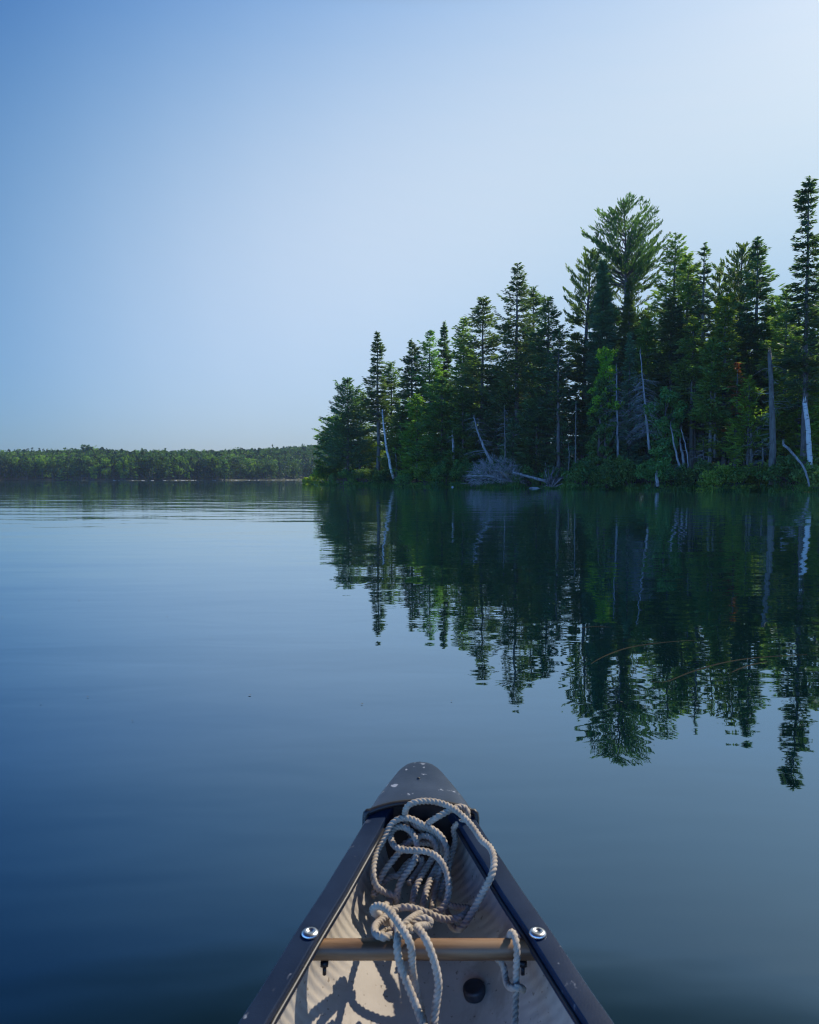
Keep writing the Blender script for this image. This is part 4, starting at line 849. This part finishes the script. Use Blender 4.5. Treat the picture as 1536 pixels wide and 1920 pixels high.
s5 = C1([(260, 1110, -.06), (275, 1050, -.055), (315, 960, -.045), (375, 868, -.035), (440, 790, -.026), (520, 700, -.022), (600, 640, -.018), (680, 620, -.016), (745, 665, -.02), (765, 740, -.03), (735, 800, -.04), (690, 870, -.045), (625, 975, -.05), (585, 1060, -.055), (570, 1170, -.06)])
s6 = C1([(250, 1120, -.075), (330, 1010, -.065), (400, 940, -.06), (455, 960, -.06), (500, 880, -.055), (560, 820, -.05), (640, 800, -.045), (660, 850, -.05), (600, 930, -.056), (540, 1010, -.06)])
s7 = C1([(650, 1200, -.06), (675, 1090, -.055), (700, 1000, -.052), (755, 900, -.05), (800, 800, -.045), (770, 720, -.04), (700, 680, -.036), (620, 690, -.034), (540, 660, -.03), (480, 720, -.04)])
s8 = C1([(730, 1210, -.065), (742, 1100, -.065), (760, 1000, -.062), (800, 930, -.06), (820, 860, -.06)])
s9 = C1([(560, 500, -.01), (600, 560, -.012), (680, 560, -.01), (760, 620, -.018), (800, 700, -.03), (810, 790, -.045)])
for s_ in (s1, s2, s3, s4, s5, s6, s7, s8, s9): rope_tube(mb, lay(s_))
# tangle above the crossbar and the strands that hang over it
t1 = CA([(560, 330, -.05), (470, 250, -.03), (385, 190, -.005), (380, 140, .006), (450, 108, .014), (545, 145, .018), (640, 250, .02), (720, 372, .02), (790, 480, .018), (838, 600, .010), (850, 720, -.006), (845, 850, -.022), (875, 1000, -.04), (910, 1160, -.055), (955, 1380, -.07), (1000, 1560, -.08)])
t2 = CA([(660, 330, -.03), (690, 420, .0), (685, 500, .010), (665, 600, .008), (690, 780, -.008), (740, 920, -.02), (820, 1120, -.035), (900, 1320, -.05), (965, 1500, -.06), (1010, 1600, -.065)])
t3 = CA([(600, 470, -.01), (530, 500, -.005), (440, 480, -.008), (395, 420, -.012), (410, 350, -.018), (470, 300, -.022), (540, 240, -.026), (640, 160, -.03), (740, 140, -.035)])
t4 = CA([(700, 400, -.008), (760, 340, -.006), (830, 280, -.01), (900, 232, -.018), (960, 210, -.03), (930, 260, -.03), (860, 330, -.02), (790, 400, -.008), (840, 420, -.004)])
t5 = CA([(800, 400, -.016), (860, 340, -.012), (930, 280, -.010), (1010, 262, -.01), (1070, 300, -.012), (1070, 350, -.016), (1000, 360, -.012), (930, 360, .0), (900, 385, .008), (960, 420, .015), (1040, 560, .012), (1110, 760, -.004), (1158, 950, -.02), (1170, 1080, -.03), (1150, 1220, -.045), (1125, 1400, -.06), (1110, 1560, -.07)])
t6 = CA([(470, 480, -.03), (560, 400, -.035), (640, 440, -.02), (600, 300, -.035), (520, 200, -.04), (470, 200, -.035), (430, 240, -.03)])
for s_ in (t1, t2, t3, t4, t5, t6): rope_tube(mb, lay(s_), rad=.0051)
tag(mb.build('rope', ROPE, None, True), 'long cream twisted rope heaped in loops inside the bow and draped over the crossbar', 'rope', 'ropes in the canoe')
mb = MB()
u1 = CB([(470, 560, -.045), (480, 440, -.03), (492, 370, -.006), (515, 340, .004), (545, 390, .006), (562, 500, .001), (558, 620, -.016), (552, 760, -.03), (550, 880, -.045), (546, 1020, -.055), (540, 1260, -.065)])
u2 = CB([(360, 600, -.035), (405, 620, -.036), (442, 700, -.042), (452, 820, -.05), (490, 885, -.042), (555, 880, -.034), (600, 880, -.04), (620, 900, -.055)])
for s_ in (u1, u2): rope_tube(mb, lay(s_, .004), rad=.0044)
tag(mb.build('rope', ROPE, None, True), 'thinner cream rope hitched round the right end of the wooden crossbar', 'rope', 'ropes in the canoe')

# ---------------------------------------------------------------- summer haze over the lake
hm = bpy.data.materials.new('haze'); hm.use_nodes = True; hn = hm.node_tree; hn.nodes.remove(hn.nodes['Principled BSDF'])
pv = hn.nodes.new('ShaderNodeVolumePrincipled'); pv.inputs['Color'].default_value = (.55, .75, 1, 1); pv.inputs['Density'].default_value = .00018; pv.inputs['Anisotropy'].default_value = 0
hn.links.new(pv.outputs[0], hn.nodes['Material Output'].inputs['Volume'])
xx, y0, y1, zz, z1 = 1230, -330, 930, -2.0, 46
V = [(a, b, c) for c in (zz, z1) for b in (y0, y1) for a in (-xx, xx)]
tag(link_mesh('haze', V, [(0, 2, 3, 1), (4, 5, 7, 6), (0, 1, 5, 4), (2, 6, 7, 3), (0, 4, 6, 2), (1, 3, 7, 5)], mats=[hm]), 'thin blue summer haze over the lake', 'haze', kind='stuff')
